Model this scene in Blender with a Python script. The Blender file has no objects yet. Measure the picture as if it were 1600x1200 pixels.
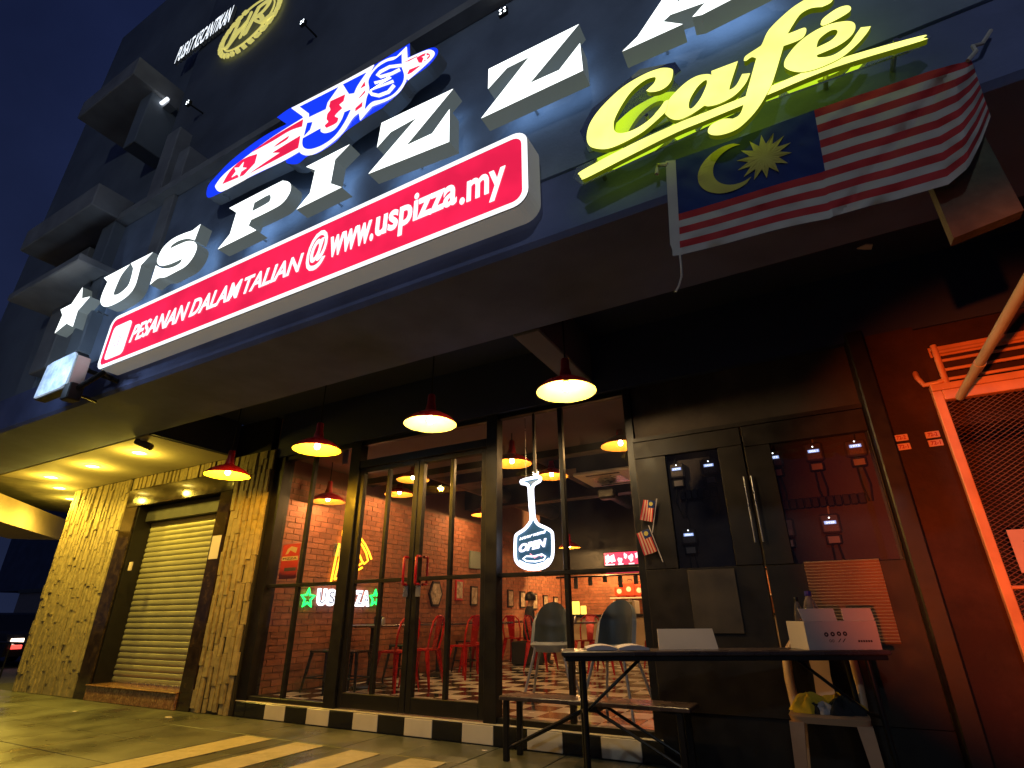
import bpy, math, random
import numpy as np
from mathutils import Vector, Matrix
random.seed(7)
S = bpy.context.scene
COL = S.collection
# ------------------------------------------------------------------ camera, sky, exposure
CAM = Vector((0, 0, 1.0))
YAW, PIT, ROL, FPX = math.radians(28.6033), math.radians(23.5396), math.radians(-0.45986), 834.03
_f = Vector((-math.sin(YAW)*math.cos(PIT), math.cos(YAW)*math.cos(PIT), math.sin(PIT)))
_r = Vector((math.cos(YAW), math.sin(YAW), 0)); _u = _r.cross(_f)
_c, _s = math.cos(ROL), math.sin(ROL)
RIGHT = _c*_r+_s*_u; UP = _c*_u-_s*_r; FWD = _f
cd = bpy.data.cameras.new('camera'); cam = bpy.data.objects.new('camera', cd); COL.objects.link(cam)
cd.sensor_width = 36; cd.lens = FPX/1600*36; cd.clip_start = .05; cd.clip_end = 500
cam.matrix_world = Matrix.Translation(CAM) @ Matrix((RIGHT, UP, -FWD)).transposed().to_4x4()
S.camera = cam
W = bpy.data.worlds.new('World'); S.world = W; W.use_nodes = True
wn = W.node_tree.nodes; bg = wn['Background']
# clear night: a deep blue town sky, a little paler towards the roofs
tcw = wn.new('ShaderNodeTexCoord'); sx = wn.new('ShaderNodeSeparateXYZ'); W.node_tree.links.new(tcw.outputs['Generated'], sx.inputs[0])
rw = wn.new('ShaderNodeValToRGB'); rw.color_ramp.elements[0].color = (.013,.019,.050,1); rw.color_ramp.elements[1].color = (.008,.013,.046,1); rw.color_ramp.elements[1].position = .7
W.node_tree.links.new(sx.outputs['Z'], rw.inputs[0])
cn = wn.new('ShaderNodeTexNoise'); cn.inputs['Scale'].default_value = 3.0; cn.inputs['Detail'].default_value = 7; W.node_tree.links.new(tcw.outputs['Generated'], cn.inputs[0])
cr = wn.new('ShaderNodeMapRange'); cr.inputs['From Min'].default_value = .35; cr.inputs['From Max'].default_value = .7; cr.inputs['To Min'].default_value = .75; cr.inputs['To Max'].default_value = 1.3; W.node_tree.links.new(cn.outputs[0], cr.inputs[0])
cm = wn.new('ShaderNodeHueSaturation'); W.node_tree.links.new(rw.outputs[0], cm.inputs['Color']); W.node_tree.links.new(cr.outputs[0], cm.inputs['Value'])
W.node_tree.links.new(cm.outputs[0], bg.inputs[0]); bg.inputs[1].default_value = 1.0
def street_lamp(loc, power, color):
    l = bpy.data.lights.new('street_lamp_light', 'POINT'); l.energy = power; l.color = color; l.shadow_soft_size = .25
    o = bpy.data.objects.new('street_lamp_light', l); S.collection.objects.link(o); o.location = loc
street_lamp((1.5, -7.6, 6.75), 430, (.84,.95,1.0))
S.view_settings.view_transform = 'Standard'; S.view_settings.look = 'None'
S.view_settings.exposure = 0; S.view_settings.gamma = 1; S.view_settings.use_curve_mapping = False
S.render.engine = 'CYCLES'
S.cycles.use_denoising = True; S.cycles.max_bounces = 8; S.cycles.diffuse_bounces = 4
S.cycles.transparent_max_bounces = 16; S.cycles.sample_clamp_indirect = 4.0; S.cycles.caustics_reflective = False; S.cycles.caustics_refractive = False

# ------------------------------------------------------------------ helpers
def at(px, py, ax, val):
    """point of the surveyed sight line (px,py) on the plane axis=val"""
    d = RIGHT*((px-800)/FPX) - UP*((py-600)/FPX) + FWD
    t = (val-CAM[ax])/d[ax]
    return CAM+d*t
def aY(px, py, v): return at(px, py, 1, v)
def aX(px, py, v): return at(px, py, 0, v)
def aZ(px, py, v): return at(px, py, 2, v)

def tag(o, label=None, cat=None, group=None, kind=None):
    if label: o['label'] = label
    if cat: o['category'] = cat
    if group: o['group'] = group
    if kind: o['kind'] = kind
    return o
def thing(name, loc, label, cat, group=None):
    o = bpy.data.objects.new(name, None); o.empty_display_size = .1
    COL.objects.link(o); o.location = loc
    return tag(o, label, cat, group)
def rootloc(p):
    while p.parent: p = p.parent
    return Vector(p.location)
KIDS = {}
def link(o, parent):
    COL.objects.link(o)
    if parent: o.parent = parent; KIDS.setdefault(parent, []).append(o)
    return o
class MB:
    def __init__(s): s.v = []; s.f = []; s.m = []
    def add(s, vs, fs, mi=0):
        n = len(s.v); s.v += [tuple(v) for v in vs]
        s.f += [tuple(i+n for i in f) for f in fs]; s.m += [mi]*len(fs); return s
    def box(s, a, b, mi=0, M=None):
        x0, x1 = sorted((a[0], b[0])); y0, y1 = sorted((a[1], b[1])); z0, z1 = sorted((a[2], b[2]))
        vs = [Vector(p) for p in ((x0,y0,z0),(x1,y0,z0),(x1,y1,z0),(x0,y1,z0),(x0,y0,z1),(x1,y0,z1),(x1,y1,z1),(x0,y1,z1))]
        if M is not None: vs = [M @ v for v in vs]
        return s.add(vs, [(0,3,2,1),(4,5,6,7),(0,1,5,4),(1,2,6,5),(2,3,7,6),(3,0,4,7)], mi)
    def bbox(s, a, b, e=.004, mi=0, M=None):
        """box with chamfered vertical-and-horizontal edges"""
        x0, x1 = sorted((a[0], b[0])); y0, y1 = sorted((a[1], b[1])); z0, z1 = sorted((a[2], b[2]))
        e = min(e, (x1-x0)*.3, (y1-y0)*.3, (z1-z0)*.3)
        vs = []
        for z, i in ((z0, e), (z0+e, 0), (z1-e, 0), (z1, e)):
            for x, y in ((x0+i+e,y0+i),(x1-i-e,y0+i),(x1-i,y0+i+e),(x1-i,y1-i-e),(x1-i-e,y1-i),(x0+i+e,y1-i),(x0+i,y1-i-e),(x0+i,y0+i+e)):
                vs.append(Vector((x, y, z)))
        if M is not None: vs = [M @ v for v in vs]
        fs = [tuple(range(7, -1, -1)), tuple(range(24, 32))]
        for k in range(3):
            for j in range(8): fs.append((k*8+j, k*8+(j+1) % 8, k*8+8+(j+1) % 8, k*8+8+j))
        return s.add(vs, fs, mi)
    def quad(s, *p, mi=0): return s.add(p, [tuple(range(len(p)))], mi)
    def tube(s, pts, r, n=8, mi=0, closed=False, cap=True):
        pts = [Vector(p) for p in pts]; L = len(pts)
        rs = r if isinstance(r, (list, tuple)) else [r]*L
        vs = []; prev = None
        for i, p in enumerate(pts):
            if closed: d = pts[(i+1) % L]-pts[i-1]
            else: d = pts[min(i+1, L-1)]-pts[max(i-1, 0)]
            d.normalize()
            if prev is None:
                a = Vector((0, 0, 1)) if abs(d.z) < .9 else Vector((1, 0, 0))
                u = d.cross(a).normalized()
            else:
                u = (prev-d*prev.dot(d)); u = u.normalized() if u.length > 1e-6 else d.orthogonal().normalized()
            prev = u; w = d.cross(u)
            for k in range(n):
                t = 2*math.pi*k/n; vs.append(p+(u*math.cos(t)+w*math.sin(t))*rs[i])
        fs = []
        for i in range(L if closed else L-1):
            j = (i+1) % L
            for k in range(n): fs.append((i*n+k, i*n+(k+1) % n, j*n+(k+1) % n, j*n+k))
        if cap and not closed: fs += [tuple(range(n-1, -1, -1)), tuple(range((L-1)*n, L*n))]
        return s.add(vs, fs, mi)
    def lathe(s, prof, c=(0,0,0), n=32, mi=0):
        c = Vector(c); vs = []; fs = []
        for r, z in prof:
            for k in range(n):
                t = 2*math.pi*k/n; vs.append(c+Vector((r*math.cos(t), r*math.sin(t), z)))
        for i in range(len(prof)-1):
            for k in range(n): fs.append((i*n+k, i*n+(k+1) % n, (i+1)*n+(k+1) % n, (i+1)*n+k))
        return s.add(vs, fs, mi)
    def prism(s, poly, d, mi=0):
        """poly: list of 3D points, extruded by vector d"""
        d = Vector(d); n = len(poly); poly = [Vector(p) for p in poly]
        vs = poly+[p+d for p in poly]
        fs = [tuple(range(n)), tuple(range(2*n-1, n-1, -1))]
        fs += [(i, n+i, n+(i+1) % n, (i+1) % n) for i in range(n)]
        return s.add(vs, fs, mi)
    def mesh(s, name, mats, off=Vector((0,0,0)), smooth=False):
        me = bpy.data.meshes.new(name)
        me.from_pydata([(v[0]-off[0], v[1]-off[1], v[2]-off[2]) for v in s.v], [], s.f)
        for m in (mats if isinstance(mats, (list, tuple)) else [mats]): me.materials.append(m)
        if any(s.m): me.polygons.foreach_set('material_index', s.m)
        if smooth:
            me.polygons.foreach_set('use_smooth', [True]*len(me.polygons))
            me.set_sharp_from_angle(angle=math.radians(40))
        me.update(); return me
    def build(s, name, mats, parent=None, smooth=False, local=False, origin=None):
        if parent is None:
            if origin is None:
                a = np.array(s.v); origin = Vector(((a[:,0].min()+a[:,0].max())/2, (a[:,1].min()+a[:,1].max())/2, a[:,2].min()))
            o = bpy.data.objects.new(name, s.mesh(name, mats, Vector(origin), smooth)); o.location = origin
        else:
            off = Vector((0,0,0)) if local else rootloc(parent)
            o = bpy.data.objects.new(name, s.mesh(name, mats, off, smooth))
        return link(o, parent)
def inst(mesh, name, parent, loc, rot=(0,0,0), scale=(1,1,1)):
    o = bpy.data.objects.new(name, mesh); o.location = Vector(loc)-(rootloc(parent) if parent else Vector()); o.rotation_euler = rot; o.scale = scale
    return link(o, parent)
def copy_tree(o, parent=None):
    c = o.copy(); COL.objects.link(c)
    if parent: c.parent = parent; KIDS.setdefault(parent, []).append(c)
    for ch in list(KIDS.get(o, [])): copy_tree(ch, c)
    return c
def lamp(name, loc, power, color, r=.04, parent=None, typ='POINT', spot=None):
    l = bpy.data.lights.new(name, typ); l.energy = power; l.color = color; l.shadow_soft_size = r
    if spot: l.spot_size = math.radians(spot); l.spot_blend = .6
    o = bpy.data.objects.new(name, l)
    o.location = Vector(loc)-(rootloc(parent) if parent else Vector())
    return link(o, parent)

# ---- materials
MATS = {}
def mat(name, col, rough=.6, metal=0, var=.15, scale=6, bump=0, bscale=60, spec=.5, island=0, rvar=.1, trans=0, stretch=(1,1,1), col2=None, c2amt=.5, c2scale=2.5):
    if name in MATS: return MATS[name]
    m = bpy.data.materials.new(name); m.use_nodes = True; nt = m.node_tree; N = nt.nodes; Lk = nt.links
    b = N['Principled BSDF']; b.inputs['Roughness'].default_value = rough; b.inputs['Metallic'].default_value = metal
    b.inputs['Specular IOR Level'].default_value = spec
    tc = N.new('ShaderNodeTexCoord'); mp = N.new('ShaderNodeMapping'); mp.inputs['Scale'].default_value = stretch
    geo = N.new('ShaderNodeNewGeometry'); Lk.new(geo.outputs['Position'], mp.inputs[0])
    no = N.new('ShaderNodeTexNoise'); no.inputs['Scale'].default_value = scale; no.inputs['Detail'].default_value = 6
    Lk.new(mp.outputs[0], no.inputs[0])
    base = N.new('ShaderNodeRGB'); base.outputs[0].default_value = (*col, 1); src = base.outputs[0]
    if col2:
        n2 = N.new('ShaderNodeTexNoise'); n2.inputs['Scale'].default_value = c2scale; n2.inputs['Detail'].default_value = 8; n2.inputs['Roughness'].default_value = .65
        Lk.new(mp.outputs[0], n2.inputs[0])
        rp = N.new('ShaderNodeValToRGB'); rp.color_ramp.elements[0].position = .45; rp.color_ramp.elements[1].position = .45+.35*(1-c2amt)+.02
        Lk.new(n2.outputs[0], rp.inputs[0])
        mx = N.new('ShaderNodeMixRGB'); mx.inputs[2].default_value = (*col2, 1); Lk.new(rp.outputs[0], mx.inputs[0]); Lk.new(src, mx.inputs[1]); src = mx.outputs[0]
    hs = N.new('ShaderNodeHueSaturation'); Lk.new(src, hs.inputs['Color'])
    mr = N.new('ShaderNodeMapRange'); mr.inputs['From Min'].default_value = .3; mr.inputs['From Max'].default_value = .7
    mr.inputs['To Min'].default_value = 1-var; mr.inputs['To Max'].default_value = 1+var; Lk.new(no.outputs[0], mr.inputs[0])
    val = mr.outputs[0]
    if island:
        mi = N.new('ShaderNodeMapRange'); mi.inputs['To Min'].default_value = 1-island; mi.inputs['To Max'].default_value = 1+island
        Lk.new(geo.outputs['Random Per Island'], mi.inputs[0])
        oi = N.new('ShaderNodeObjectInfo'); m3 = N.new('ShaderNodeMapRange'); m3.inputs['To Min'].default_value = 1-island; m3.inputs['To Max'].default_value = 1+island
        Lk.new(oi.outputs['Random'], m3.inputs[0])
        mu = N.new('ShaderNodeMath'); mu.operation = 'MULTIPLY'; Lk.new(val, mu.inputs[0]); Lk.new(mi.outputs[0], mu.inputs[1])
        mu2 = N.new('ShaderNodeMath'); mu2.operation = 'MULTIPLY'; Lk.new(mu.outputs[0], mu2.inputs[0]); Lk.new(m3.outputs[0], mu2.inputs[1]); val = mu2.outputs[0]
    Lk.new(val, hs.inputs['Value']); Lk.new(hs.outputs[0], b.inputs['Base Color'])
    if rvar:
        m4 = N.new('ShaderNodeMapRange'); m4.inputs['From Min'].default_value = .3; m4.inputs['From Max'].default_value = .7
        m4.inputs['To Min'].default_value = max(.02, rough-rvar); m4.inputs['To Max'].default_value = min(1, rough+rvar)
        Lk.new(no.outputs[0], m4.inputs[0]); Lk.new(m4.outputs[0], b.inputs['Roughness'])
    if bump:
        nb = N.new('ShaderNodeTexNoise'); nb.inputs['Scale'].default_value = bscale; nb.inputs['Detail'].default_value = 5; Lk.new(mp.outputs[0], nb.inputs[0])
        bp = N.new('ShaderNodeBump'); bp.inputs['Strength'].default_value = bump; bp.inputs['Distance'].default_value = .01
        Lk.new(nb.outputs[0], bp.inputs['Height']); Lk.new(bp.outputs[0], b.inputs['Normal'])
    if trans: b.inputs['Transmission Weight'].default_value = trans
    MATS[name] = m; return m
def emat(name, col, strength, base=None):
    if name in MATS: return MATS[name]
    m = bpy.data.materials.new(name); m.use_nodes = True; b = m.node_tree.nodes['Principled BSDF']
    b.inputs['Base Color'].default_value = (*(base or [c*.6 for c in col]), 1); b.inputs['Roughness'].default_value = .3
    b.inputs['Emission Color'].default_value = (*col, 1); b.inputs['Emission Strength'].default_value = strength
    MATS[name] = m; return m
def glass_mat(name, tint, refl=.06, haze=.01, hazecol=(.5,.5,.5)):
    m = bpy.data.materials.new(name); m.use_nodes = True; nt = m.node_tree; N = nt.nodes; L = nt.links
    N.remove(N['Principled BSDF']); out = N['Material Output']
    tr = N.new('ShaderNodeBsdfTransparent'); tr.inputs[0].default_value = (*tint, 1)
    gl = N.new('ShaderNodeBsdfGlossy'); gl.inputs['Roughness'].default_value = .015; gl.inputs[0].default_value = (1,1,1,1)
    df = N.new('ShaderNodeBsdfDiffuse'); df.inputs[0].default_value = (*hazecol, 1)
    fr = N.new('ShaderNodeFresnel'); fr.inputs[0].default_value = 1.5
    mx = N.new('ShaderNodeMixShader'); L.new(fr.outputs[0], mx.inputs[0]); L.new(tr.outputs[0], mx.inputs[1]); L.new(gl.outputs[0], mx.inputs[2])
    geo = N.new('ShaderNodeNewGeometry'); no = N.new('ShaderNodeTexNoise'); no.inputs['Scale'].default_value = 2.2; no.inputs['Detail'].default_value = 8
    L.new(geo.outputs['Position'], no.inputs[0])
    mr = N.new('ShaderNodeMapRange'); mr.inputs['From Min'].default_value = .45; mr.inputs['From Max'].default_value = .75; mr.inputs['To Min'].default_value = haze*.3; mr.inputs['To Max'].default_value = haze*2.5
    L.new(no.outputs[0], mr.inputs[0])
    m2 = N.new('ShaderNodeMixShader'); L.new(mr.outputs[0], m2.inputs[0]); L.new(mx.outputs[0], m2.inputs[1]); L.new(df.outputs[0], m2.inputs[2])
    L.new(m2.outputs[0], out.inputs[0]); return m

m_fascia = mat('painted_render', (.24,.29,.40), .8, var=.22, scale=2.2, bump=.25, bscale=45, spec=.2)
m_soffit = mat('soffit_paint', (.17,.155,.17), .8, var=.15, scale=3, bump=.15, bscale=40)
m_beam = mat('beam_paint', (.15,.18,.36), .8, spec=.2, var=.2, scale=2.4, bump=.2, bscale=40)
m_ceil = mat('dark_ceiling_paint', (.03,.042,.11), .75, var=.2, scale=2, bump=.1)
m_upper = mat('upper_wall_paint', (.14,.16,.21), .8, var=.25, scale=1.3, bump=.2, bscale=30)
m_ledge = mat('ledge_paint', (.30,.30,.31), .8, var=.2, scale=3, bump=.15)
m_neigh = mat('neighbour_paint', (.22,.25,.29), .85, var=.2, scale=1.2, bump=.1)
m_white_ceil = mat('white_plasterboard', (.46,.41,.31), .8, var=.08, scale=3)
m_stone = mat('split_stone', (.30,.235,.115), .75, var=.28, scale=14, bump=.7, bscale=35, island=.06)
m_mortar = mat('stone_backing', (.022,.018,.011), .9, var=.2)
m_marble = mat('brown_marble', (.022,.014,.008), .10, var=.3, scale=8, col2=(.07,.042,.02), c2amt=.02, c2scale=9, rvar=.04)
m_granite = mat('red_granite', (.22,.10,.05), .15, var=.5, scale=40, col2=(.42,.25,.12), c2amt=.3, c2scale=22, rvar=.05)
m_slat = mat('shutter_slat_paint', (.33,.31,.20), .38, var=.08, scale=4, metal=.25, rvar=.08)
m_black = mat('black_powder_coat', (.010,.009,.009), .42, var=.2, scale=9, rvar=.08, spec=.3)
m_blackwood = mat('dark_cabinet_board', (.017,.013,.011), .5, var=.3, scale=7, rvar=.1, spec=.25)
m_tile_w = mat('white_tile', (.66,.60,.50), .2, var=.08, scale=5, island=.05, rvar=.08)
m_tile_b = mat('black_tile', (.012,.012,.012), .15, var=.2, scale=5, rvar=.06)
m_paver = mat('forecourt_tile', (.085,.09,.06), .36, var=.3, scale=1.6, island=.10, bump=.15, bscale=70, rvar=.16, col2=(.052,.054,.038), c2amt=.35, c2scale=1.1)
m_grout = mat('forecourt_joint', (.035,.035,.025), .8)
m_stripe = mat('painted_stripe', (.46,.40,.23), .55, var=.25, scale=5, bump=.15, bscale=80, rvar=.1, col2=(.19,.165,.085), c2amt=.25, c2scale=5)
m_brick = mat('red_brick', (.25,.088,.048), .75, var=.25, scale=9, bump=.5, bscale=60, island=.16)
m_brickm = mat('brick_mortar', (.22,.13,.09), .9, var=.15)
m_plaster_in = mat('interior_plaster', (.26,.14,.11), .85, var=.1, scale=3)
m_ceil_in = mat('interior_ceiling', (.20,.15,.14), .85, var=.12, scale=2)
m_duct = mat('black_duct', (.02,.02,.02), .55, var=.2)
m_redpaint = mat('red_lamp_enamel', (.42,.012,.02), .3, var=.06)
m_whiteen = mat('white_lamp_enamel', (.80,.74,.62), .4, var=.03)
m_warm_lining = mat('light_warmed_enamel', (.50,.42,.10), .45, var=.05)  # yellow of the lamp light put into the lining colour of two pendants
m_dimmed_lining = mat('glare_dimmed_enamel', (.20,.10,.014), .5, var=.06)  # indoor lining colour darkened to hold down the glare of the bulb
m_redmetal = mat('red_chair_metal', (.45,.015,.015), .25, var=.1, metal=.2)
m_blackmetal = mat('black_stool_metal', (.015,.015,.016), .3, var=.15)
m_greypl = mat('grey_highchair_plastic', (.36,.42,.45), .35, var=.05)
m_whitem = mat('white_tube_metal', (.5,.48,.45), .35, var=.05, metal=.2)
m_chair = mat('cream_chair_plastic', (.52,.31,.17), .38, var=.12, scale=5)
m_sign_side = mat('sign_return_metal', (.46,.46,.44), .35, var=.08, metal=.35)
m_redwall = mat('red_brown_wall_paint', (.032,.016,.013), .75, var=.4, scale=2.2, bump=.3, bscale=45, col2=(.062,.034,.026), c2amt=.35, c2scale=1.4, spec=.25)
m_gate = mat('gate_steel_paint', (.70,.34,.15), .42, var=.14, scale=6, rvar=.12)
m_mesh = mat('gate_mesh_steel', (.20,.11,.08), .5, var=.2)
m_pvc = mat('pvc_pipe', (.50,.46,.34), .4, var=.12, scale=5)
m_plate = mat('number_plate_enamel', (.62,.42,.36), .4, var=.06)
m_ink = mat('dark_ink', (.03,.012,.012), .6)
m_inkred = mat('red_ink', (.35,.02,.03), .6)
m_conc = mat('bare_concrete', (.21,.20,.15), .9, var=.25, scale=6, bump=.3, bscale=40)
m_table = mat('dark_table_laminate', (.06,.04,.038), .3, var=.2, scale=6, rvar=.1)
m_card = mat('white_carton', (.50,.42,.37), .7, var=.06)
m_paper = mat('white_paper', (.66,.58,.55), .75, var=.05)
m_cloth_y = mat('yellow_cloth', (.65,.42,.02), .85, var=.2, scale=12)
m_cloth_k = mat('black_cloth', (.015,.015,.017), .9, var=.2)
m_bottle = glass_mat('clear_bottle', (.93,.86,.80), .05, .22, (.75,.62,.55))
m_capblue = mat('blue_bottle_cap', (.03,.03,.25), .4)
m_glass = glass_mat('shop_glass', (.93,.93,.92), .06, .012, (.45,.42,.40))
m_cabglass = glass_mat('cabinet_glass', (.75,.72,.70), .06, .02, (.3,.25,.22))
m_meter = mat('meter_case', (.10,.085,.08), .45, var=.12)
m_meterlab = mat('meter_label', (.40,.34,.30), .6, var=.1)
m_steel = mat('brushed_steel', (.5,.48,.45), .3, metal=.9, var=.1)
E_floodl = None
m_flood = mat('floodlight_glass_painted_glow', (.55,.68,.86), .25, var=.2, scale=8, col2=(.32,.42,.58), c2amt=.3, c2scale=9)
m_skin = mat('skin', (.42,.24,.16), .5, var=.06)
m_dark_cloth = mat('dark_clothing', (.018,.018,.02), .85, var=.2)
m_hair = mat('black_hair', (.01,.009,.008), .5)
m_beige = mat('beige_wall_paint', (.55,.42,.30), .85, var=.08)
m_asphalt = mat('asphalt', (.13,.13,.15), .8, var=.25, scale=20, bump=.4, bscale=90)
m_carpaint = mat('dark_car_paint', (.03,.03,.035), .15, metal=.4, var=.05)
m_rubber = mat('tyre_rubber', (.015,.015,.015), .8)
E_white = emat('lit_white_acrylic', (.93,1.0,.98), 2.2, (.8,.8,.8))
E_ret = emat('glowing_letter_return', (.85,1.0,.90), .07, (.40,.42,.40))
E_yback = emat('script_back_glow', (.50,.72,.02), 1.3)
E_back = emat('letter_back_glow', (.42,.68,1.0), 1.3, (.5,.5,.5))
E_red = emat('lit_red_acrylic', (1.0,.018,.085), 1.0, (.5,.01,.05))
def uneven(m, lo, hi, sc):
    nt = m.node_tree; g = nt.nodes.new('ShaderNodeNewGeometry'); n = nt.nodes.new('ShaderNodeTexNoise'); n.inputs['Scale'].default_value = sc; n.inputs['Detail'].default_value = 3
    r = nt.nodes.new('ShaderNodeMapRange'); r.inputs['From Min'].default_value = .32; r.inputs['From Max'].default_value = .68; r.inputs['To Min'].default_value = lo; r.inputs['To Max'].default_value = hi
    nt.links.new(g.outputs['Position'], n.inputs[0]); nt.links.new(n.outputs[0], r.inputs[0]); nt.links.new(r.outputs[0], nt.nodes['Principled BSDF'].inputs['Emission Strength'])
uneven(E_red, .78, 1.12, 2.6)
E_blue = emat('lit_blue_acrylic', (.008,.045,1.0), 1.0, (.01,.03,.5))
E_yellow = emat('lit_yellow_acrylic', (1.0,.99,.23), 1.5, (.8,.7,.1)); uneven(E_yellow, 1.1, 1.7, 4)
E_boxret = emat('glowing_box_return', (1.0,.95,.88), .10, (.45,.45,.43))
E_yret = emat('glowing_yellow_return', (.55,.75,.01), .10, (.25,.30,.02))
E_gold = emat('lit_gold_acrylic', (.80,.72,.20), .7, (.5,.45,.1))
E_small = emat('lit_small_letter', (.85,.92,1.0), 1.6, (.6,.6,.6))
E_bulb = emat('bulb_glow', (1.0,.80,.50), 30, (1,1,1))
E_dl = emat('downlight_lens', (1.0,.83,.30), 9, (1,1,1))
E_led = emat('led_point', (.85,.95,1.0), 6, (1,1,1))
E_neonw = emat('white_neon_tube', (.80,.84,1.0), 3.0, (.8,.8,.8))
E_neony = emat('yellow_neon_tube', (1.0,.50,.02), 3.2)
E_neonp = emat('purple_neon_tube', (.62,.03,.85), 2.4)
E_neong = emat('green_neon_tube', (.01,.85,.10), 4.0)
E_neonr = emat('pink_neon_tube', (1.0,.35,.42), 1.6)
E_lcd = emat('meter_display', (.35,.50,1.0), 1.5)
E_lcdw = emat('meter_digit', (.8,.9,1.0), 2.0)
E_menu = emat('menu_lightbox_face', (1.0,.03,.16), 1.0)
E_menuw = emat('menu_lightbox_print', (1.0,.80,.92), 1.5)
E_kit = emat('kitchen_glow_tile', (1.0,.78,.12), 1.6)
E_tail = emat('car_lamp', (1.0,.75,.55), 5)
E_tailr = emat('car_tail_lamp', (1.0,.08,.06), 2)

# ---- outlines and lettering
def crm(pts, sub=5):
    """pts: (x,y) smooth or (x,y,'c') corner -> sampled closed outline"""
    n = len(pts); out = []
    P = [Vector(p[:2]) for p in pts]; C = [len(p) > 2 for p in pts]
    for i in range(n):
        p0, p1, p2, p3 = P[i-1], P[i], P[(i+1) % n], P[(i+2) % n]
        if C[i] and C[(i+1) % n]: out.append(p1); continue
        if C[i]: p0 = p1-(p2-p1)*.3
        if C[(i+1) % n]: p3 = p2+(p2-p1)*.3
        for k in range(sub):
            t = k/sub
            out.append(.5*((2*p1)+(p2-p0)*t+(2*p0-5*p1+4*p2-p3)*t*t+(3*p1-p0-3*p2+p3)*t**3))
    return out
def Z(x0, y0, s, pts): return [(x0+p[0]*s, y0+p[1]*s, *p[2:]) for p in pts]
DG = None
def curve_mesh(splines, depth):
    """2D splines -> filled mesh (holes cut), front at z=0, back at z=-depth"""
    cu = bpy.data.curves.new('outline', 'CURVE'); cu.dimensions = '2D'; cu.fill_mode = 'BOTH'; cu.extrude = depth/2
    for sp in splines:
        s = cu.splines.new('POLY'); s.points.add(len(sp)-1)
        for q, p in zip(s.points, sp): q.co = (p[0], p[1], 0, 1)
        s.use_cyclic_u = True
    o = bpy.data.objects.new('outline', cu); COL.objects.link(o)
    me = bpy.data.meshes.new_from_object(o, depsgraph=bpy.context.evaluated_depsgraph_get())
    vs = [Vector((v.co.x, v.co.y, v.co.z-depth/2)) for v in me.vertices]; fs = [(tuple(p.vertices), p.normal.z) for p in me.polygons]
    bpy.data.objects.remove(o); bpy.data.curves.remove(cu); bpy.data.meshes.remove(me)
    return vs, fs
def text_mesh(s, bold=0.0, shear=0.0, depth=.02, spacing=1.0):
    cu = bpy.data.curves.new('text', 'FONT'); cu.body = s; cu.size = 1; cu.offset = bold; cu.shear = shear; cu.extrude = depth/2; cu.space_character = spacing; cu.resolution_u = 4
    o = bpy.data.objects.new('text', cu); COL.objects.link(o)
    me = bpy.data.meshes.new_from_object(o, depsgraph=bpy.context.evaluated_depsgraph_get())
    vs = [Vector(v.co) for v in me.vertices]; fs = [(tuple(p.vertices), p.normal.z) for p in me.polygons]
    bpy.data.objects.remove(o); bpy.data.curves.remove(cu); bpy.data.meshes.remove(me)
    return vs, fs
def fit(vs, x0, x1, z0, z1, depth=None):
    a = np.array([tuple(v) for v in vs]); lo, hi = a.min(0), a.max(0)
    return [Vector((x0+(v.x-lo[0])/(hi[0]-lo[0])*(x1-x0), z0+(v.y-lo[1])/(hi[1]-lo[1])*(z1-z0), (v.z-hi[2])*(1 if depth is None else depth/max(hi[2]-lo[2],1e-6)))) for v in vs]
def onY(y): return lambda v: (v.x, y-v.z, v.y)            # plane facing -Y
def onX(x): return lambda v: (x+v.z, v.x, v.y)            # plane facing +X
def put(vf, place, name, mface, mside, parent, side_name=None):
    vs, fs = vf; P = [place(v) for v in vs]
    if side_name is None:
        b = MB(); b.add(P, [f for f, n in fs]); b.m = [0 if n > .5 else 1 for f, n in fs]
        return b.build(name, [mface, mside], parent)
    a = MB(); a.add(P, [f for f, n in fs if n > .5]); o = a.build(name, mface, parent)
    c = MB(); c.add(P, [f for f, n in fs if n <= .5]); c.m = [1 if n < -.5 else 0 for f, n in fs if n <= .5]; c.build(side_name, [mside, E_back if mside is E_ret else E_yback if mside is E_yret else mside], o)
    return o
def px_outline(loops, y): return [[(lambda w: (w.x, w.z))(aY(p[0], p[1], y)) for p in lp] for lp in loops]
def text_on(s, x0, x1, z0, z1, place, name, m, parent, bold=0, shear=0, depth=.004):
    vs, fs = text_mesh(s, bold, shear); return put((fit(vs, x0, x1, z0, z1, depth), fs), place, name, m, m, parent)
def rrect(x0, x1, z0, z1, r, n=6):
    out = []
    for cx, cz, a in ((x1-r, z1-r, 0), (x0+r, z1-r, 90), (x0+r, z0+r, 180), (x1-r, z0+r, 270)):
        for k in range(n+1):
            t = math.radians(a+90*k/n); out.append((cx+r*math.cos(t), cz+r*math.sin(t)))
    return out

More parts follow.
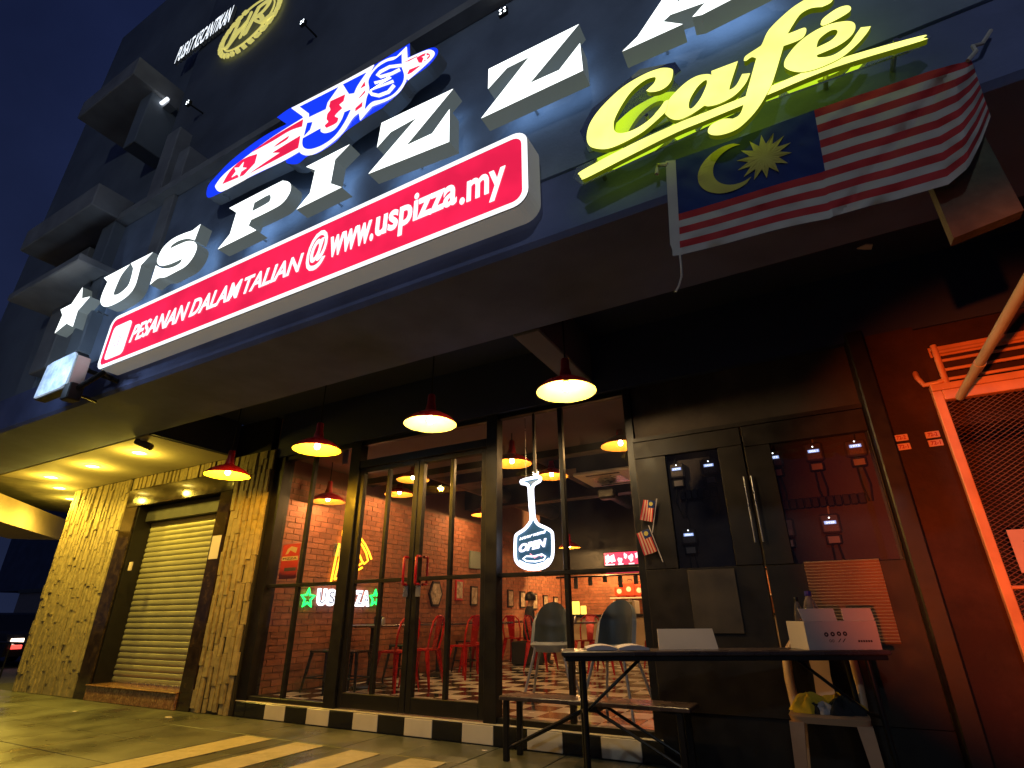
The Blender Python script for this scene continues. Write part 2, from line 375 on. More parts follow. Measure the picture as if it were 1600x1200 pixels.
# ================================================================== SETTING
b = MB(); b.quad((-90,-60,-.16),(60,-60,-.16),(60,60,-.16),(-90,60,-.16)); tag(b.build('road', m_asphalt, origin=(0,-5,-.16)), kind='structure')
b = MB(); b.box((-13,-1.2,-.155),(6,6.5,-.012)); fc = tag(b.build('forecourt', m_grout, origin=(-4,2,0)), kind='structure')
pv = MB(); pv.bbox((-.297,-.297,-.02),(.297,.297,0), .003); pvm = pv.mesh('paver', m_paver)
for i in range(-20, 9):
    for j in range(-2, 8):
        inst(pvm, 'paver', fc, (i*.6+.06, j*.6+.08, random.uniform(-.0012,.0012)))
for x0, x1, y0 in ((-4.99,-4.64,1.9),(-4.33,-4.0,1.9),(-3.68,-3.37,1.9),(-3.06,-2.73,1.9),(-5.64,-5.3,.6)):
    b = MB(); b.box((x0,y0,.0015),(x1,3.94 if x0 > -5.2 else 1.4,.0055)); b.build('painted_stripe', m_stripe, fc)
    # flush paint, a few millimetres proud of the tiles

# ---- street lamp across the road, behind the viewer
sl_ = thing('street_lamp', (1.5,-8.2,-.16), 'tall grey street lamp across the road from the shop', 'street lamp')
b = MB(); b.tube([(1.5,-8.2,-.16),(1.5,-8.2,6.4),(1.5,-8.05,6.8),(1.5,-7.7,6.95)], [.09,.06,.05,.05], 12); b.build('pole', m_conc, sl_, True)
b = MB(); b.bbox((1.36,-7.9,6.9),(1.64,-7.3,7.0), .03); b.build('head', m_meter, sl_)
b = MB(); b.quad((1.4,-7.85,6.895),(1.4,-7.35,6.895),(1.6,-7.35,6.895),(1.6,-7.85,6.895)); b.build('lens', E_dl, sl_)

# ---- the shop building
shop = thing('shop_building', (-2.5, 4.6, 0), 'dark two storey shophouse carrying the lit pizza signs over a recessed shopfront', 'building')
def P(name, mats, b, parent=shop, **k): return b.build(name, mats, parent, **k)
b = MB(); b.box((-7.1,2.425,3.601),(4.2,2.60,5.62)); fw = P('fascia_wall', m_fascia, b)
b = MB(); b.box((-7.1,2.3,5.62),(4.2,2.75,5.72)); P('ledge', m_ledge, b)
b = MB(); b.box((-7.1,2.62,5.72),(4.2,2.95,12)); P('upper_wall', m_upper, b)
b = MB(); b.bbox((-15.5,2.42,3.1),(4.2,3.385,3.60), .03); P('canopy_beam', m_beam, b)
b = MB(); b.bbox((-1.84,3.39,3.1),(-1.6,4.595,3.6), .012); P('cross_beam', m_soffit, b)
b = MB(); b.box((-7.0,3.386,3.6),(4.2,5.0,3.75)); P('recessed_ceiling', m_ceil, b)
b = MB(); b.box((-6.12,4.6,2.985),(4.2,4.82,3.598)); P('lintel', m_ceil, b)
b = MB(); b.box((-1.26,4.66,2.42),(.64,4.82,2.983)); P('wall_panel', mat('brown_wall_paint',(.055,.042,.035),.75,var=.35,scale=2,bump=.2,spec=.2,col2=(.09,.075,.06),c2amt=.3,c2scale=1.6), b)
b = MB(); b.box((.63,4.55,0),(.96,4.82,2.983)); P('side_wall', m_redwall, b)
b = MB(); b.bbox((.515,4.40,0),(.63,4.66,2.984), .01); P('pilaster', m_black, b)
b = MB(); b.box((.96,4.62,2.2),(4.2,4.82,2.983)); P('head_wall', m_redwall, b)
# interior shell
XL = -6.15
b = MB(); b.box((XL-.15,4.72,.0),(XL-.012,13.95,3.6)); P('interior_wall', m_plaster_in, b)
b = MB(); b.box((-6.3,13.85,0),(1.2,14.0,3.6)); P('back_wall', m_plaster_in, b)
b = MB(); b.box((.9,4.85,0),(1.0,13.85,3.6)); P('interior_wall', m_plaster_in, b)
b = MB(); b.box((-6.16,4.84,3.04),(.9,6.3,3.12)); P('interior_ceiling', m_ceil_in, b)
b = MB(); b.box((-6.16,4.82,3.62),(.9,13.9,3.7)); P('interior_ceiling', m_duct, b)
b = MB(); b.box((-6.14,6.31,2.95),(.9,6.5,3.6)); b.box((-6.14,9.2,3.0),(.9,9.45,3.6)); P('ceiling_beam', m_duct, b)
b = MB(); b.box((-6.13,7.4,3.05),(-2.0,7.85,3.45)); b.tube([(-5.2,6.6,3.2),(-5.2,11.5,3.2)], .16, 16); b.tube([(-3.4,6.6,3.25),(-3.4,11.5,3.25)], .12, 16); P('ceiling_duct', m_duct, b, smooth=True)
b = MB(); b.box((-5.75,11.9,1.86),(.9,12.1,3.6)); P('kitchen_bulkhead', m_duct, b)
# bricks
def brickwork(name_wall, org, u, n, U, V, parent, bl=.215, bh=.065, j=.010, mode='all'):
    org, u, n = Vector(org), Vector(u), Vector(n); up = Vector((0,0,1))
    b = MB(); b.add([org, org+u*U, org+u*U+up*V, org+up*V], [(0,1,2,3)]); bk = b.build(name_wall, m_brickm, parent)
    big = MB(); rows = int(V/(bh+j)); k = 0
    for r in range(rows):
        x = -(bl+j)/2*(r % 2); z = r*(bh+j)+j
        while x < U-.02:
            a0, a1 = max(x, 0), min(x+bl, U)
            if a1-a0 > .03:
                d = random.uniform(.007,.012)
                pp = [org+u*a+up*(z+dz)+n*dd for dd in (.001, d) for a, dz in ((a0,0),(a1,0),(a1,bh),(a0,bh))]
                big.add(pp, [(4,5,6,7),(0,1,5,4),(1,2,6,5),(2,3,7,6),(3,0,4,7)])
            x += bl+j
    o = big.build('brick', m_brick, bk); tag(o, kind='stuff'); return bk
brickwork('brick_wall', (XL,4.74,.16), (0,1,0), (1,0,0), 9.1, 2.66, shop)
brickwork('brick_wall', (-6.1,13.83,.16), (1,0,0), (0,-1,0), 7.0, 1.9, shop)

# shop floor, chequered
b = MB(); b.box((-6.15,4.72,.0),(.9,13.85,.15)); sf = tag(b.build('shop_floor', m_grout), kind='structure')
TS = .32
ft = {}
for k, m in ((0, m_tile_w), (1, m_tile_b)):
    b = MB(); b.bbox((-TS/2+.0015,-TS/2+.0015,-.01),(TS/2-.0015,TS/2-.0015,0), .002); ft[k] = b.mesh('floor_tile', m)
far = [MB(), MB()]; cells = []
for i in range(-20, 3):
    for j in range(28):
        cells.append((i, j))
cells = [(i, j) for i, j in cells if -6.15 < i*TS+.17-TS/2-.001 and i*TS+.17+TS/2 < .92]
vis = [c for c in cells if c[0]*TS < -1.0 - max(0, c[1]*TS-0)*.25]
vis.sort(key=lambda c: c[1]*TS)
near = set(vis[:300])
for i, j in cells:
    x, y = i*TS+.17, 4.9+j*TS
    if (i, j) in near: inst(ft[(i+j) % 2], 'floor_tile', sf, (x, y, .16))
    else: far[(i+j) % 2].bbox((x-TS/2+.0015,y-TS/2+.0015,.15),(x+TS/2-.0015,y+TS/2-.0015,.16), .002)
for k, m in ((0, m_tile_w), (1, m_tile_b)): tag(far[k].build('floor_tile', m, sf), kind='stuff')

# kerb of chequered tiles
kb = thing('kerb_step', (-3.7, 4.6, 0), 'low entrance step faced with black and white chequered tiles below the glass shopfront', 'step')
b = MB(); b.box((-6.12,4.606,-.01),(-1.27,4.735,.146)); b.build('core', m_grout, kb)
km = {}
for k, m in ((0, m_tile_w), (1, m_tile_b)):
    b = MB(); b.bbox((-.158,-.006,-.07),(.158,.004,.07), .003); km[k] = b.mesh('step_tile', m)
tm = MB(); tm.bbox((-.158,-.058,-.004),(.158,.058,.004), .002); tmm = tm.mesh('tread_tile', m_tile_w)
for i in range(15):
    x = -5.76+i*.3205
    inst(km[(i) % 2 == 0 and 1 or 0], 'step_tile', kb, (x-.0, 4.602, .074), (random.uniform(-.01,.01),0,0))
    inst(tmm, 'tread_tile', kb, (x, 4.66, .1505), (0,0,random.uniform(-.004,.004)))
b = MB(); b.bbox((-6.115,4.596,.004),(-5.925,4.606,.144), .003); b.build('step_tile', m_tile_b, kb)
b = MB(); b.bbox((-6.115,4.602,.1465),(-5.925,4.718,.1545), .003); b.build('tread_tile', m_tile_w, kb)

# ---- shopfront frame and glass
GY = 4.68
sfr = thing('glass_shopfront', (-3.6, GY, .155), 'black framed glass shopfront with fixed panes, middle rail and transom over the doors', 'shopfront')
def bar(name, x0, x1, z0, z1, d=.05, parent=sfr, y=GY, m=m_black): 
    b = MB(); b.bbox((x0,y-d,z0),(x1,y+d,z1), .004); return b.build(name, m, parent)
b = MB(); b.box((-6.115,GY-.06,.155),(-5.965,GY+.10,2.982)); b.build('corner_post', m_black, sfr)
bar('post', -4.775,-4.615,.155,2.982,.06); bar('post', -2.835,-2.705,.155,2.982,.06); bar('post', -1.335,-1.262,.155,2.982,.05)
bar('head_rail', -5.963,-4.777,2.93,2.982,.04); bar('head_rail', -4.613,-2.837,2.93,2.982,.04); bar('head_rail', -2.703,-1.337,2.93,2.982,.04)
bar('sill_rail', -5.963,-4.777,.155,.20,.04); bar('sill_rail', -2.703,-1.337,.155,.20,.04)
bar('transom', -4.613,-2.837,2.645,2.735,.055)
bar('middle_rail', -5.963,-4.777,1.34,1.378,.03); bar('middle_rail', -2.703,-1.337,1.34,1.378,.03)
for x in (-5.44,-2.003):
    bar('mullion', x-.022,x+.022,.2005,1.3395,.028); bar('mullion', x-.022,x+.022,1.3785,2.9295,.028)
bar('mullion', -2.62+.32-.012, -2.62+.32+.012, 2.3, 2.9295, .02)
def pane(x0, x1, z0, z1, parent=sfr, y=GY):
    b = MB(); b.quad((x0,y,z0),(x1,y,z0),(x1,y,z1),(x0,y,z1)); return b.build('pane', m_glass, parent)
for x0, x1 in ((-5.963,-5.462),(-5.418,-4.777),(-2.703,-2.025),(-1.981,-1.337)):
    pane(x0,x1,.2005,1.3395); pane(x0,x1,1.3785,2.9295)
pane(-4.613,-2.837,2.736,2.929)
for k, (x0, x1, hx) in enumerate(((-4.610,-3.735,-3.80),(-3.725,-2.840,-3.64))):
    d = thing('glass_door', ((x0+x1)/2, GY, .155), ('left' if k == 0 else 'right')+' black framed glass door leaf of the shopfront with a red tubular pull handle', 'door')
    w = .065
    bar('stile', x0,x0+w,.165,2.64,.03,d); bar('stile', x1-w,x1,.165,2.64,.03,d)
    bar('bottom_rail', x0+w+.001,x1-w-.001,.165,.30,.03,d); bar('top_rail', x0+w+.001,x1-w-.001,2.585,2.64,.03,d)
    bar('middle_rail', x0+w+.001,x1-w-.001,1.345,1.383,.025,d)
    xm = (x0+x1)/2
    bar('glazing_bar', xm-.022,xm+.022,.3005,1.3445,.024,d); bar('glazing_bar', xm-.022,xm+.022,1.3835,2.5845,.024,d)
    for a0, a1 in ((x0+w+.001,xm-.023),(xm+.023,x1-w-.001)):
        pane(a0,a1,.3005,1.3445,d); pane(a0,a1,1.3835,2.5845,d)
    for s in (-1, 1):
        b = MB(); b.tube([(hx,GY+s*.03,1.31),(hx,GY+s*.085,1.31),(hx,GY+s*.095,1.32),(hx,GY+s*.095,1.57),(hx,GY+s*.085,1.58),(hx,GY+s*.03,1.58)], .014, 10)
        b.build('handle', m_redpaint, d, smooth=True)
    b = MB(); b.bbox((hx-.03,GY-.045,1.19),(hx+.03,GY-.031,1.30), .003); b.build('lock', m_steel, d)

# ---- neighbouring shop on the left
nb = thing('neighbouring_shop', (-9.2, 4.6, 0), 'shop next door on the left with plain plasterboard ceiling over its closed entrance', 'building')
b = MB(); b.box((-11.34,4.62,0),(-6.12,4.9,3.6)); b.box((-9.14,4.9,.0),(-7.11,5.1,3.0)); nbw = b
nbw = MB(); nbw.box((-11.34,4.62,0),(-9.16,4.9,3.6)); nbw.box((-7.09,4.62,0),(-6.302,4.9,3.6)); nbw.box((-9.159,4.62,2.64),(-7.091,4.9,3.6)); nbw.build('wall', m_mortar, nb)
b = MB(); b.box((-6.302,4.60,0),(-6.116,4.73,3.0)); b.build('wall_return', m_black, nb)
b = MB(); b.box((-11.05,3.387,3.1),(-7.0,4.56,3.16)); b.build('plasterboard_ceiling', m_white_ceil, nb)
b = MB(); b.box((-7.0,3.388,3.105),(-6.93,4.54,3.597)); b.build('ceiling_edge', m_ceil, nb)
b = MB(); b.box((-14,3.387,3.12),(-11.052,5.6,3.3)); b.build('end_ceiling', m_conc, nb)
def upper_neigh():
    b = MB(); b.box((-11.4,2.75,3.62),(-7.14,3.2,13)); b.build('upper_wall', m_neigh, nb)
    # pipes, fins and projecting ledges seen beside the sign
    for (xa, ya), (xb, yb), wd, yy in (((282,197),(205,387),.30,2.45),((300,225),(240,370),.22,2.38)):
        p0, p1 = aY(xa,ya,yy), aY(xb,yb,yy)
        b = MB(); b.bbox((p1.x-wd*.2,yy,min(p0.z,p1.z)-.4),(p1.x+wd*.8,2.74,max(p0.z,p1.z)+.0), .01); b.build('fin', m_ledge, nb)
    p = aY(275,330,2.5); b = MB(); b.tube([(p.x,2.5,3.7),(p.x,2.5,5.2)], .05, 12); b.build('downpipe', m_pvc, nb, smooth=True)
    for (xa, ya), (xb, yb), th in (((30,392),(143,318),.34),((120,185),(205,122),.36),((10,470),(120,410),.1)):
        p0, p1 = aY(xa,ya,2.0), aY(xb,yb,2.0)
        b = MB(); b.bbox((p0.x,2.0,p0.z),(p1.x,2.76,p0.z+th), .012); b.build('ledge', m_ledge, nb)
        q = MB(); q.bbox((p1.x-.35,2.3,p0.z-1.0),(p1.x-.05,2.74,p0.z-.001), .01); q.build('bracket', m_neigh, nb)
    p0 = aY(100,440,2.4); b = MB(); b.bbox((p0.x,2.4,3.8),(p0.x+.42,2.74,5.6), .01); b.build('pilaster', m_ledge, nb)
    p0 = aY(12,600,2.4); b = MB(); b.bbox((p0.x,2.5,3.63),(p0.x+.5,2.74,5.2), .01); b.build('pilaster', m_neigh, nb)
upper_neigh()

def stone_tiles(parent, x0, x1, z0, z1, y, w=.098, h=.27):
    ms = []
    for k in range(6):
        b = MB(); d = .018+.010*random.random()
        vs = []
        for yy, ins in ((.0, 0), (-d, .004)):
            for sx, sz in ((-1,-1),(1,-1),(1,1),(-1,1)): vs.append((sx*(w/2-.001-ins), yy+random.uniform(-.004,.004)*(ins > 0), sz*(h/2-.0008-ins*.4)))
        b.add(vs, [(4,5,6,7),(0,1,5,4),(1,2,6,5),(2,3,7,6),(3,0,4,7)]); ms.append(b.mesh('stone_tile', m_stone))
    n = max(1, round((x1-x0)/w)); ww = (x1-x0)/n; cnt = 0
    for i in range(n):
        z = z0-random.choice((0,.09,.18)) if z1-z0 > .4 else z0
        x = x0+(i+.5)*ww
        while z < z1-.01:
            hh_ = h*random.uniform(.7,1.25); a, c = max(z, z0), min(z+hh_, z1)
            if c-a > .03:
                k_ = random.choice((.96,.9,.78,.68,.6)); 
                inst(random.choice(ms), 'stone_tile', parent, (x-(1-k_)*ww/2, y, (a+c)/2), (0,0,0), (ww/w*k_, random.uniform(.6,1.45), (c-a)/h)); cnt += 1
            z += hh_
    return cnt
for nm, x0, x1, z0, z1, lab in (('stone_pillar',-11.34,-9.50,0,3.095,'wide pillar clad in narrow upright split stones at the far left end of the frontage'),
                          ('stone_pillar',-6.83,-6.118,0,3.095,'slim split stone pillar between the roller shutter and the glass shopfront'),
                          ('stone_lintel',-9.485,-6.845,2.90,3.095,'row of upright split stones over the marble door surround')):
    t = thing(nm, ((x0+x1)/2,4.6,z0), lab, 'pillar' if nm == 'stone_pillar' else 'lintel')
    b = MB(); b.box((x0,4.575,z0),(x1,4.619,z1)); b.build('backing', m_mortar, t)
    print(nm, stone_tiles(t, x0+.004, x1-.004, z0+.004, z1-.004, 4.575))
ms_ = thing('marble_door_surround', (-8.1,4.55,0), 'polished brown marble surround framing the roller shutter', 'door surround')
for nm, A, B in (('jamb',(-9.485,4.545,0),(-9.152,4.575,2.618)),('jamb',(-7.098,4.545,0),(-6.845,4.575,2.618)),('head',(-9.485,4.545,2.62),(-6.845,4.575,2.895))):
    b = MB(); b.bbox(A, B, .004); b.build(nm, m_marble, ms_)
for A, B in (((-9.158,4.577,.19),(-9.12,4.86,2.618)),((-7.13,4.577,.19),(-7.093,4.86,2.618))):
    b = MB(); b.box(A, B); b.build('reveal', m_black, ms_)
st = thing('entry_step', (-8.1,4.5,0), 'red speckled granite step in front of the roller shutter', 'step')
b = MB(); b.bbox((-9.15,4.52,.0),(-7.1,4.90,.175), .006); b.build('riser', m_granite, st)
b = MB(); b.bbox((-9.15,4.50,.1755),(-7.1,4.90,.19), .004); b.build('tread', m_granite, st)
rs = thing('roller_shutter', (-8.1,4.82,.19), 'closed beige roller shutter of horizontal slats inside the marble surround', 'shutter')
sl = MB(); n = 0; hh = .076
prof = [(0,-.002),(.012,-.013),(.038,-.018),(.064,-.013),(.072,-.002),(.0755,0)]
vs = [(x, y, z) for z, y in prof for x in (-.985, .985)]
sl.add(vs, [(2*i,2*i+1,2*i+3,2*i+2) for i in range(len(prof)-1)]); slm = sl.mesh('slat', m_slat, smooth=True)
for i in range(29): inst(slm, 'slat', rs, (-8.125, 4.82+random.uniform(-.002,.002), .195+i*hh))
b = MB(); b.bbox((-9.11,4.80,.19),(-7.14,4.835,.215), .003); b.build('bottom_bar', m_steel, rs)
b = MB(); b.box((-9.115,4.70,2.40),(-7.135,4.88,2.617)); b.build('housing', m_duct, rs)
def small(name, px, py, y, w, h, m, lab, cat, d=.012, group=None):
    p = aY(px, py, y); b = MB(); b.bbox((p.x-w/2,y-d,p.z-h/2),(p.x+w/2,y,p.z+h/2), .002); return tag(b.build(name, m), lab, cat, group)
small('door_intercom', 205,885, 4.543, .07,.12, m_card, 'small pale intercom panel on the left marble jamb', 'intercom', .02)
small('paper_notice', 336,855, 4.543, .19,.30, m_paper, 'blank pale notice taped to the right marble jamb beside the shutter', 'notice', .003)
# downlights
dl_proto = None
DLS = [((80,745),3.1,'leftmost recessed yellow downlight in the pale ceiling'),((145,728),3.1,'middle recessed yellow downlight in the pale ceiling'),((218,707),3.1,'recessed yellow downlight in the pale ceiling beside the camera'),
       ((93,762),3.12,'tilted yellow downlight just beyond the left edge of the pale ceiling'),((111,779),3.12,'tilted yellow downlight close above the far left stone pillar')]
for (px, py), z, lab in DLS:
    p = aZ(px, py, z)
    if dl_proto is None:
        t = thing('downlight', p, lab, 'downlight', 'recessed yellow downlights'); dl_proto = t
        b = MB(); b.lathe([(.10,-.001),(.10,-.008),(.082,-.012),(.078,-.004)], n=28); b.build('trim_ring', m_whiteen, t, True, local=True)
        b = MB(); b.lathe([(0,-.006),(.05,-.0062),(.079,-.006)], n=28); b.build('lens', E_dl, t, True, local=True)
    else:
        t = copy_tree(dl_proto); t.location = p; t['label'] = lab
    l = bpy.data.lights.new('downlight_lamp', 'SPOT'); l.energy = 150; l.color = (1,.70,.09); l.shadow_soft_size = .05; l.spot_size = math.radians(158); l.spot_blend = .6
    o = bpy.data.objects.new('downlight_lamp', l); COL.objects.link(o); o.parent = t; o.location = (0,0,-.03)
    l = bpy.data.lights.new('downlight_rim_glow', 'POINT'); l.energy = 22; l.color = (1,.69,.07); l.shadow_soft_size = .045
    o = bpy.data.objects.new('downlight_rim_glow', l); COL.objects.link(o); o.parent = t; o.location = (0,0,-.14)
# security camera
cv = thing('security_camera', aZ(232,688,3.1), 'small bullet security camera under the beam beside the pale ceiling', 'camera')
p = aZ(232,688,3.1)+Vector((0,-.05,0)); cv.location = p
b = MB(); b.lathe([(0,-.001),(.045,-.001),(.045,-.02),(.02,-.03),(.018,-.06),(0,-.062)], c=p, n=20); b.build('mount', m_whiteen, cv, True)
b = MB(); d = Vector((.75,.45,-.35)).normalized(); b.tube([p+Vector((0,0,-.06))-d*.10, p+Vector((0,0,-.06))-d*.095, p+Vector((0,0,-.06))+d*.12], [.03,.042,.045], 18); b.build('body', m_meter, cv, True)

# beyond the left end: corner canopy, pale building, rail and parked car
cc = thing('corner_canopy', (-13,5.5,2.6), 'pale concrete canopy edge running away past the far left stone pillar', 'canopy')
A = aZ(8,748,2.75); B_ = Vector((-13.2,5.6,2.75))
p0, p1 = aX(8,748,-11.9), aX(103,812,-14.0)
dirv = (p1-p0); dirv.z = 0
b = MB(); nrm = Vector((-dirv.y, dirv.x, 0)).normalized()*.9
if nrm.x > 0: nrm = -nrm
top = p1.z; base = [p0-dirv*1.2, p1+dirv*.02]
for q in base: q.z = top-.42
b.prism([base[0], base[1], base[1]+nrm, base[0]+nrm], (0,0,.42)); b.build('edge_beam', m_beige, cc)
fb = thing('far_pale_building', (-27,12,0), 'far pale low building with a dark doorway seen past the left pillar', 'building')
b = MB(); b.box((-40,15,-.16),(-22,18,2.4)); b.build('wall', m_beige, fb)
b = MB(); b.box((-40,14.9,2.4),(-22,18,2.6)); b.build('roof_edge', m_conc, fb)
b = MB(); b.box((-28.3,14.95,-.1),(-27.0,15,1.5)); b.build('doorway', m_duct, fb)
b = MB(); b.box((-45,15.5,2.6),(-20,24,9)); b.build('upper_wall', m_upper, fb)
rl = thing('hand_rail', (-13.5,5.5,0), 'thin dark hand rail beyond the far left stone pillar', 'railing')
a0, a1 = aY(-30,1003,6.2), aY(45,999,6.2)
b = MB(); b.tube([a0, Vector((a1.x,6.2,a0.z))], .025, 8); b.build('top_rail', m_black, rl, True)
for k in range(4):
    x = a0.x+(a1.x-a0.x)*k/3; b = MB(); b.tube([(x,6.2,-.16),(x,6.2,a0.z)], .02, 8); b.build('baluster', m_black, rl, True)
def car():
    p = aZ(2,1042,-.16); cx, cy = p.x-1.2, p.y+.4
    t = thing('parked_car', (cx,cy,-.16), 'dark parked car with glaring lamp at the far left edge', 'car')
    pr = [(-2.1,.28),(-2.15,.62),(-2.0,.82),(-1.5,.90),(-.9,1.32),(.55,1.38),(1.3,.95),(2.05,.85),(2.15,.55),(2.1,.28)]
    b = MB(); b.prism([(cx-x, cy-.82, z-.16) for x, z in pr], (0,1.64,0)); b.build('body', m_carpaint, t)
    b = MB(); b.box((cx-.35,cy-.83,.85),(cx+.75,cy-.822,1.12)); b.build('side_window', m_black, t)
    for sx in (-1.3,1.3):
        for sy in (-.80,.66):
            b = MB(); b.tube([(cx+sx,cy+sy,.15),(cx+sx,cy+sy+.16,.15)], .31, 20); w = b.build('wheel', m_rubber, t, True)
    for sy in (-.6,.6):
        b = MB(); b.bbox((cx+2.12,cy+sy-.14,.42),(cx+2.17,cy+sy+.14,.56), .01); b.build('headlight', E_tail, t)
        b = MB(); b.bbox((cx+2.12,cy+sy-.14,.30),(cx+2.17,cy+sy+.14,.40), .01); b.build('marker_light', E_tailr, t)
car()

# ================================================================== SIGNS
SY = 2.2                                     # front plane of the lit signs
def letter(name, loops, y, depth, mface, mside, parent, sub=5, off=0.0):
    L = px_outline([crm(l, sub) for l in loops], y)
    return put(curve_mesh(L, depth), onY(y-off), name, mface, mside, parent, 'letter_return')
ls = thing('storefront_lettering', (-3.4, SY, 4.08), 'large white lit block letters spelling US PIZZA after a white star', 'sign')
q1 = lambda p: Z(70,330,1/6,p); q2 = lambda p: Z(320,210,1/6,p); qn = lambda p: Z(300,0,.2875,p); q3 = lambda p: Z(700,0,.3125,p)
C = 'c'
letter('star', [q1([(355,712,C),(348,818,C),(425,800,C),(308,935,C),(262,1083,C),(205,1052,C),(92,1145,C),(165,975,C),(148,922,C),(250,870,C)])], SY,.12,E_white,E_ret,ls)
letter('letter_u', [q1([(555,625,C),(799,497,C),(715,605),(648,760),(658,785),(705,768),(775,705),(806,635),(830,535,C),(806,489,C),(1015,383,C),(902,505,C),(882,580),(850,690),(800,770),(720,835),(612,888),(548,890),(522,845),(540,770),(588,662,C)])], SY,.12,E_white,E_ret,ls)
letter('letter_s', [q1([(1462,120,C),(1385,180,C),(1280,218),(1190,265),(1110,340),(1062,430),(1055,482),(1090,512),(1180,493),(1288,445,C),(1268,485),(1200,525),(1120,538),(1078,527),(1042,508,C),(985,690,C),(1060,630),(1130,618),(1220,572),(1320,515),(1390,430),(1425,345),(1415,300),(1385,282),(1330,283),(1250,315),(1172,352,C),(1195,315),(1260,275),(1340,257),(1405,272,C)])], SY,.12,E_white,E_ret,ls)
letter('letter_p', [q2([(230,690,C),(680,458),(740,436),(790,450),(808,490),(790,560),(720,650),(600,720),(435,800,C),(410,855,C),(482,898,C),(120,1078,C),(235,935,C),(296,733,C)]), q2([(443,722,C),(465,640,C),(590,570),(616,577),(615,610),(585,645)])], SY,.12,E_white,E_ret,ls)
letter('letter_i', [q2([(950,303,C),(1360,92,C),(1222,235,C),(1180,460,C),(1283,495,C),(858,705,C),(985,550,C),(1035,335,C)])], SY,.12,E_white,E_ret,ls)
letter('letter_z', [qn([(1030,668,C),(1420,482,C),(1165,790,C),(1305,725,C),(1400,592,C),(1398,770,C),(958,945,C),(1220,640,C),(1080,718,C),(1005,802,C)])], SY,.12,E_white,E_ret,ls)
letter('letter_z', [q3([(203,345,C),(655,120,C),(410,415,C),(555,350,C),(660,215,C),(675,352,C),(165,592,C),(405,285,C),(295,340,C),(200,445,C)])], SY,.12,E_white,E_ret,ls)
aloop = [(-.431,4.097),(-.33,4.16),(-.10,4.44),(-.13,4.55),(.23,4.55),(.40,4.18),(.50,4.10),(.03,4.08),(-.02,4.10),(.06,4.165),(-.13,4.205),(-.175,4.18),(-.075,4.08)]
put(curve_mesh([[Vector(p) for p in aloop], [Vector(p) for p in ((-.085,4.285),(.06,4.285),(.03,4.44))]], .12), onY(SY), 'letter_a', E_white, E_ret, ls, 'letter_return')
for x in (-6.6,-6.0,-5.2,-3.9,-2.95,-2.1,-1.1,-.2):
    for z in (4.2,4.42): b = MB(); b.tube([(x,2.32,z),(x,2.425,z)], .01, 6); b.build('stand_off', m_steel, ls)

# red strip sign
rd = thing('red_strip_sign', (-3.45, SY, 3.23), 'long red light box with white border and white ordering text under the big letters', 'sign')
X0, X1, ZB, ZT = -5.86, -1.075, 3.235, 3.838
put(curve_mesh([[Vector(p) for p in rrect(X0,X1,ZB,ZT,.11)]], .15), onY(SY+.014), 'box', E_boxret, E_boxret, rd)
put(curve_mesh([[Vector(p) for p in rrect(X0+.004,X1-.004,ZB+.004,ZT-.004,.105)],[Vector(p) for p in rrect(X0+.045,X1-.045,ZB+.045,ZT-.045,.07)]], .01), onY(SY+.002), 'border', emat('lit_white_border',(.95,.97,1),1.25,(.8,.8,.8)), m_sign_side, rd)
put(curve_mesh([[Vector(p) for p in rrect(X0+.046,X1-.046,ZB+.046,ZT-.046,.07)]], .01), onY(SY+.004), 'face', E_red, E_red, rd)
E_txt = emat('lit_white_print', (1,.98,1), 1.25, (.8,.8,.8))
put(curve_mesh([[Vector(p) for p in rrect(-5.752,-5.432,3.325,3.70,.05)]], .004), onY(SY+.000), 'icon_panel', E_txt, E_txt, rd)
m_icon = emat('faint_print_line', (.85,.45,.6), .9)
b = MB()
for (xa, za), (xb, zb) in (((-5.66,3.62),(-5.55,3.60)),((-5.60,3.56),(-5.52,3.51)),((-5.56,3.50),(-5.56,3.43)),((-5.66,3.50),(-5.60,3.44))): b.tube([(xa,SY-.004,za),(xb,SY-.004,zb)], .004, 6)
b.build('icon_line', m_icon, rd)
pl = onY(SY-.001)
for s, x0, x1, z0, z1, sh, bo in (('PESANAN',-5.36,-4.475,3.42,3.605,.20,.016),('DALAM',-4.43,-3.755,3.43,3.605,.20,.016),('TALIAN',-3.72,-3.03,3.435,3.60,.20,.016),
      ('@',-2.985,-2.78,3.385,3.745,.12,.018),('www.',-2.745,-2.31,3.437,3.632,0,.022),('uspizza',-2.295,-1.60,3.378,3.695,0,.024),('.my',-1.575,-1.235,3.35,3.60,0,.022)):
    text_on(s, x0, x1, z0, z1, pl, 'lettering', E_txt, rd, bo, sh, .004)
b = MB()
for x in (-5.4,-3.9,-2.4,-1.3):
    b.box((x,2.366,3.4),(x+.03,2.419,3.45)); b.box((x,2.366,3.65),(x+.03,2.419,3.70))
b.build('bracket', m_duct, rd)

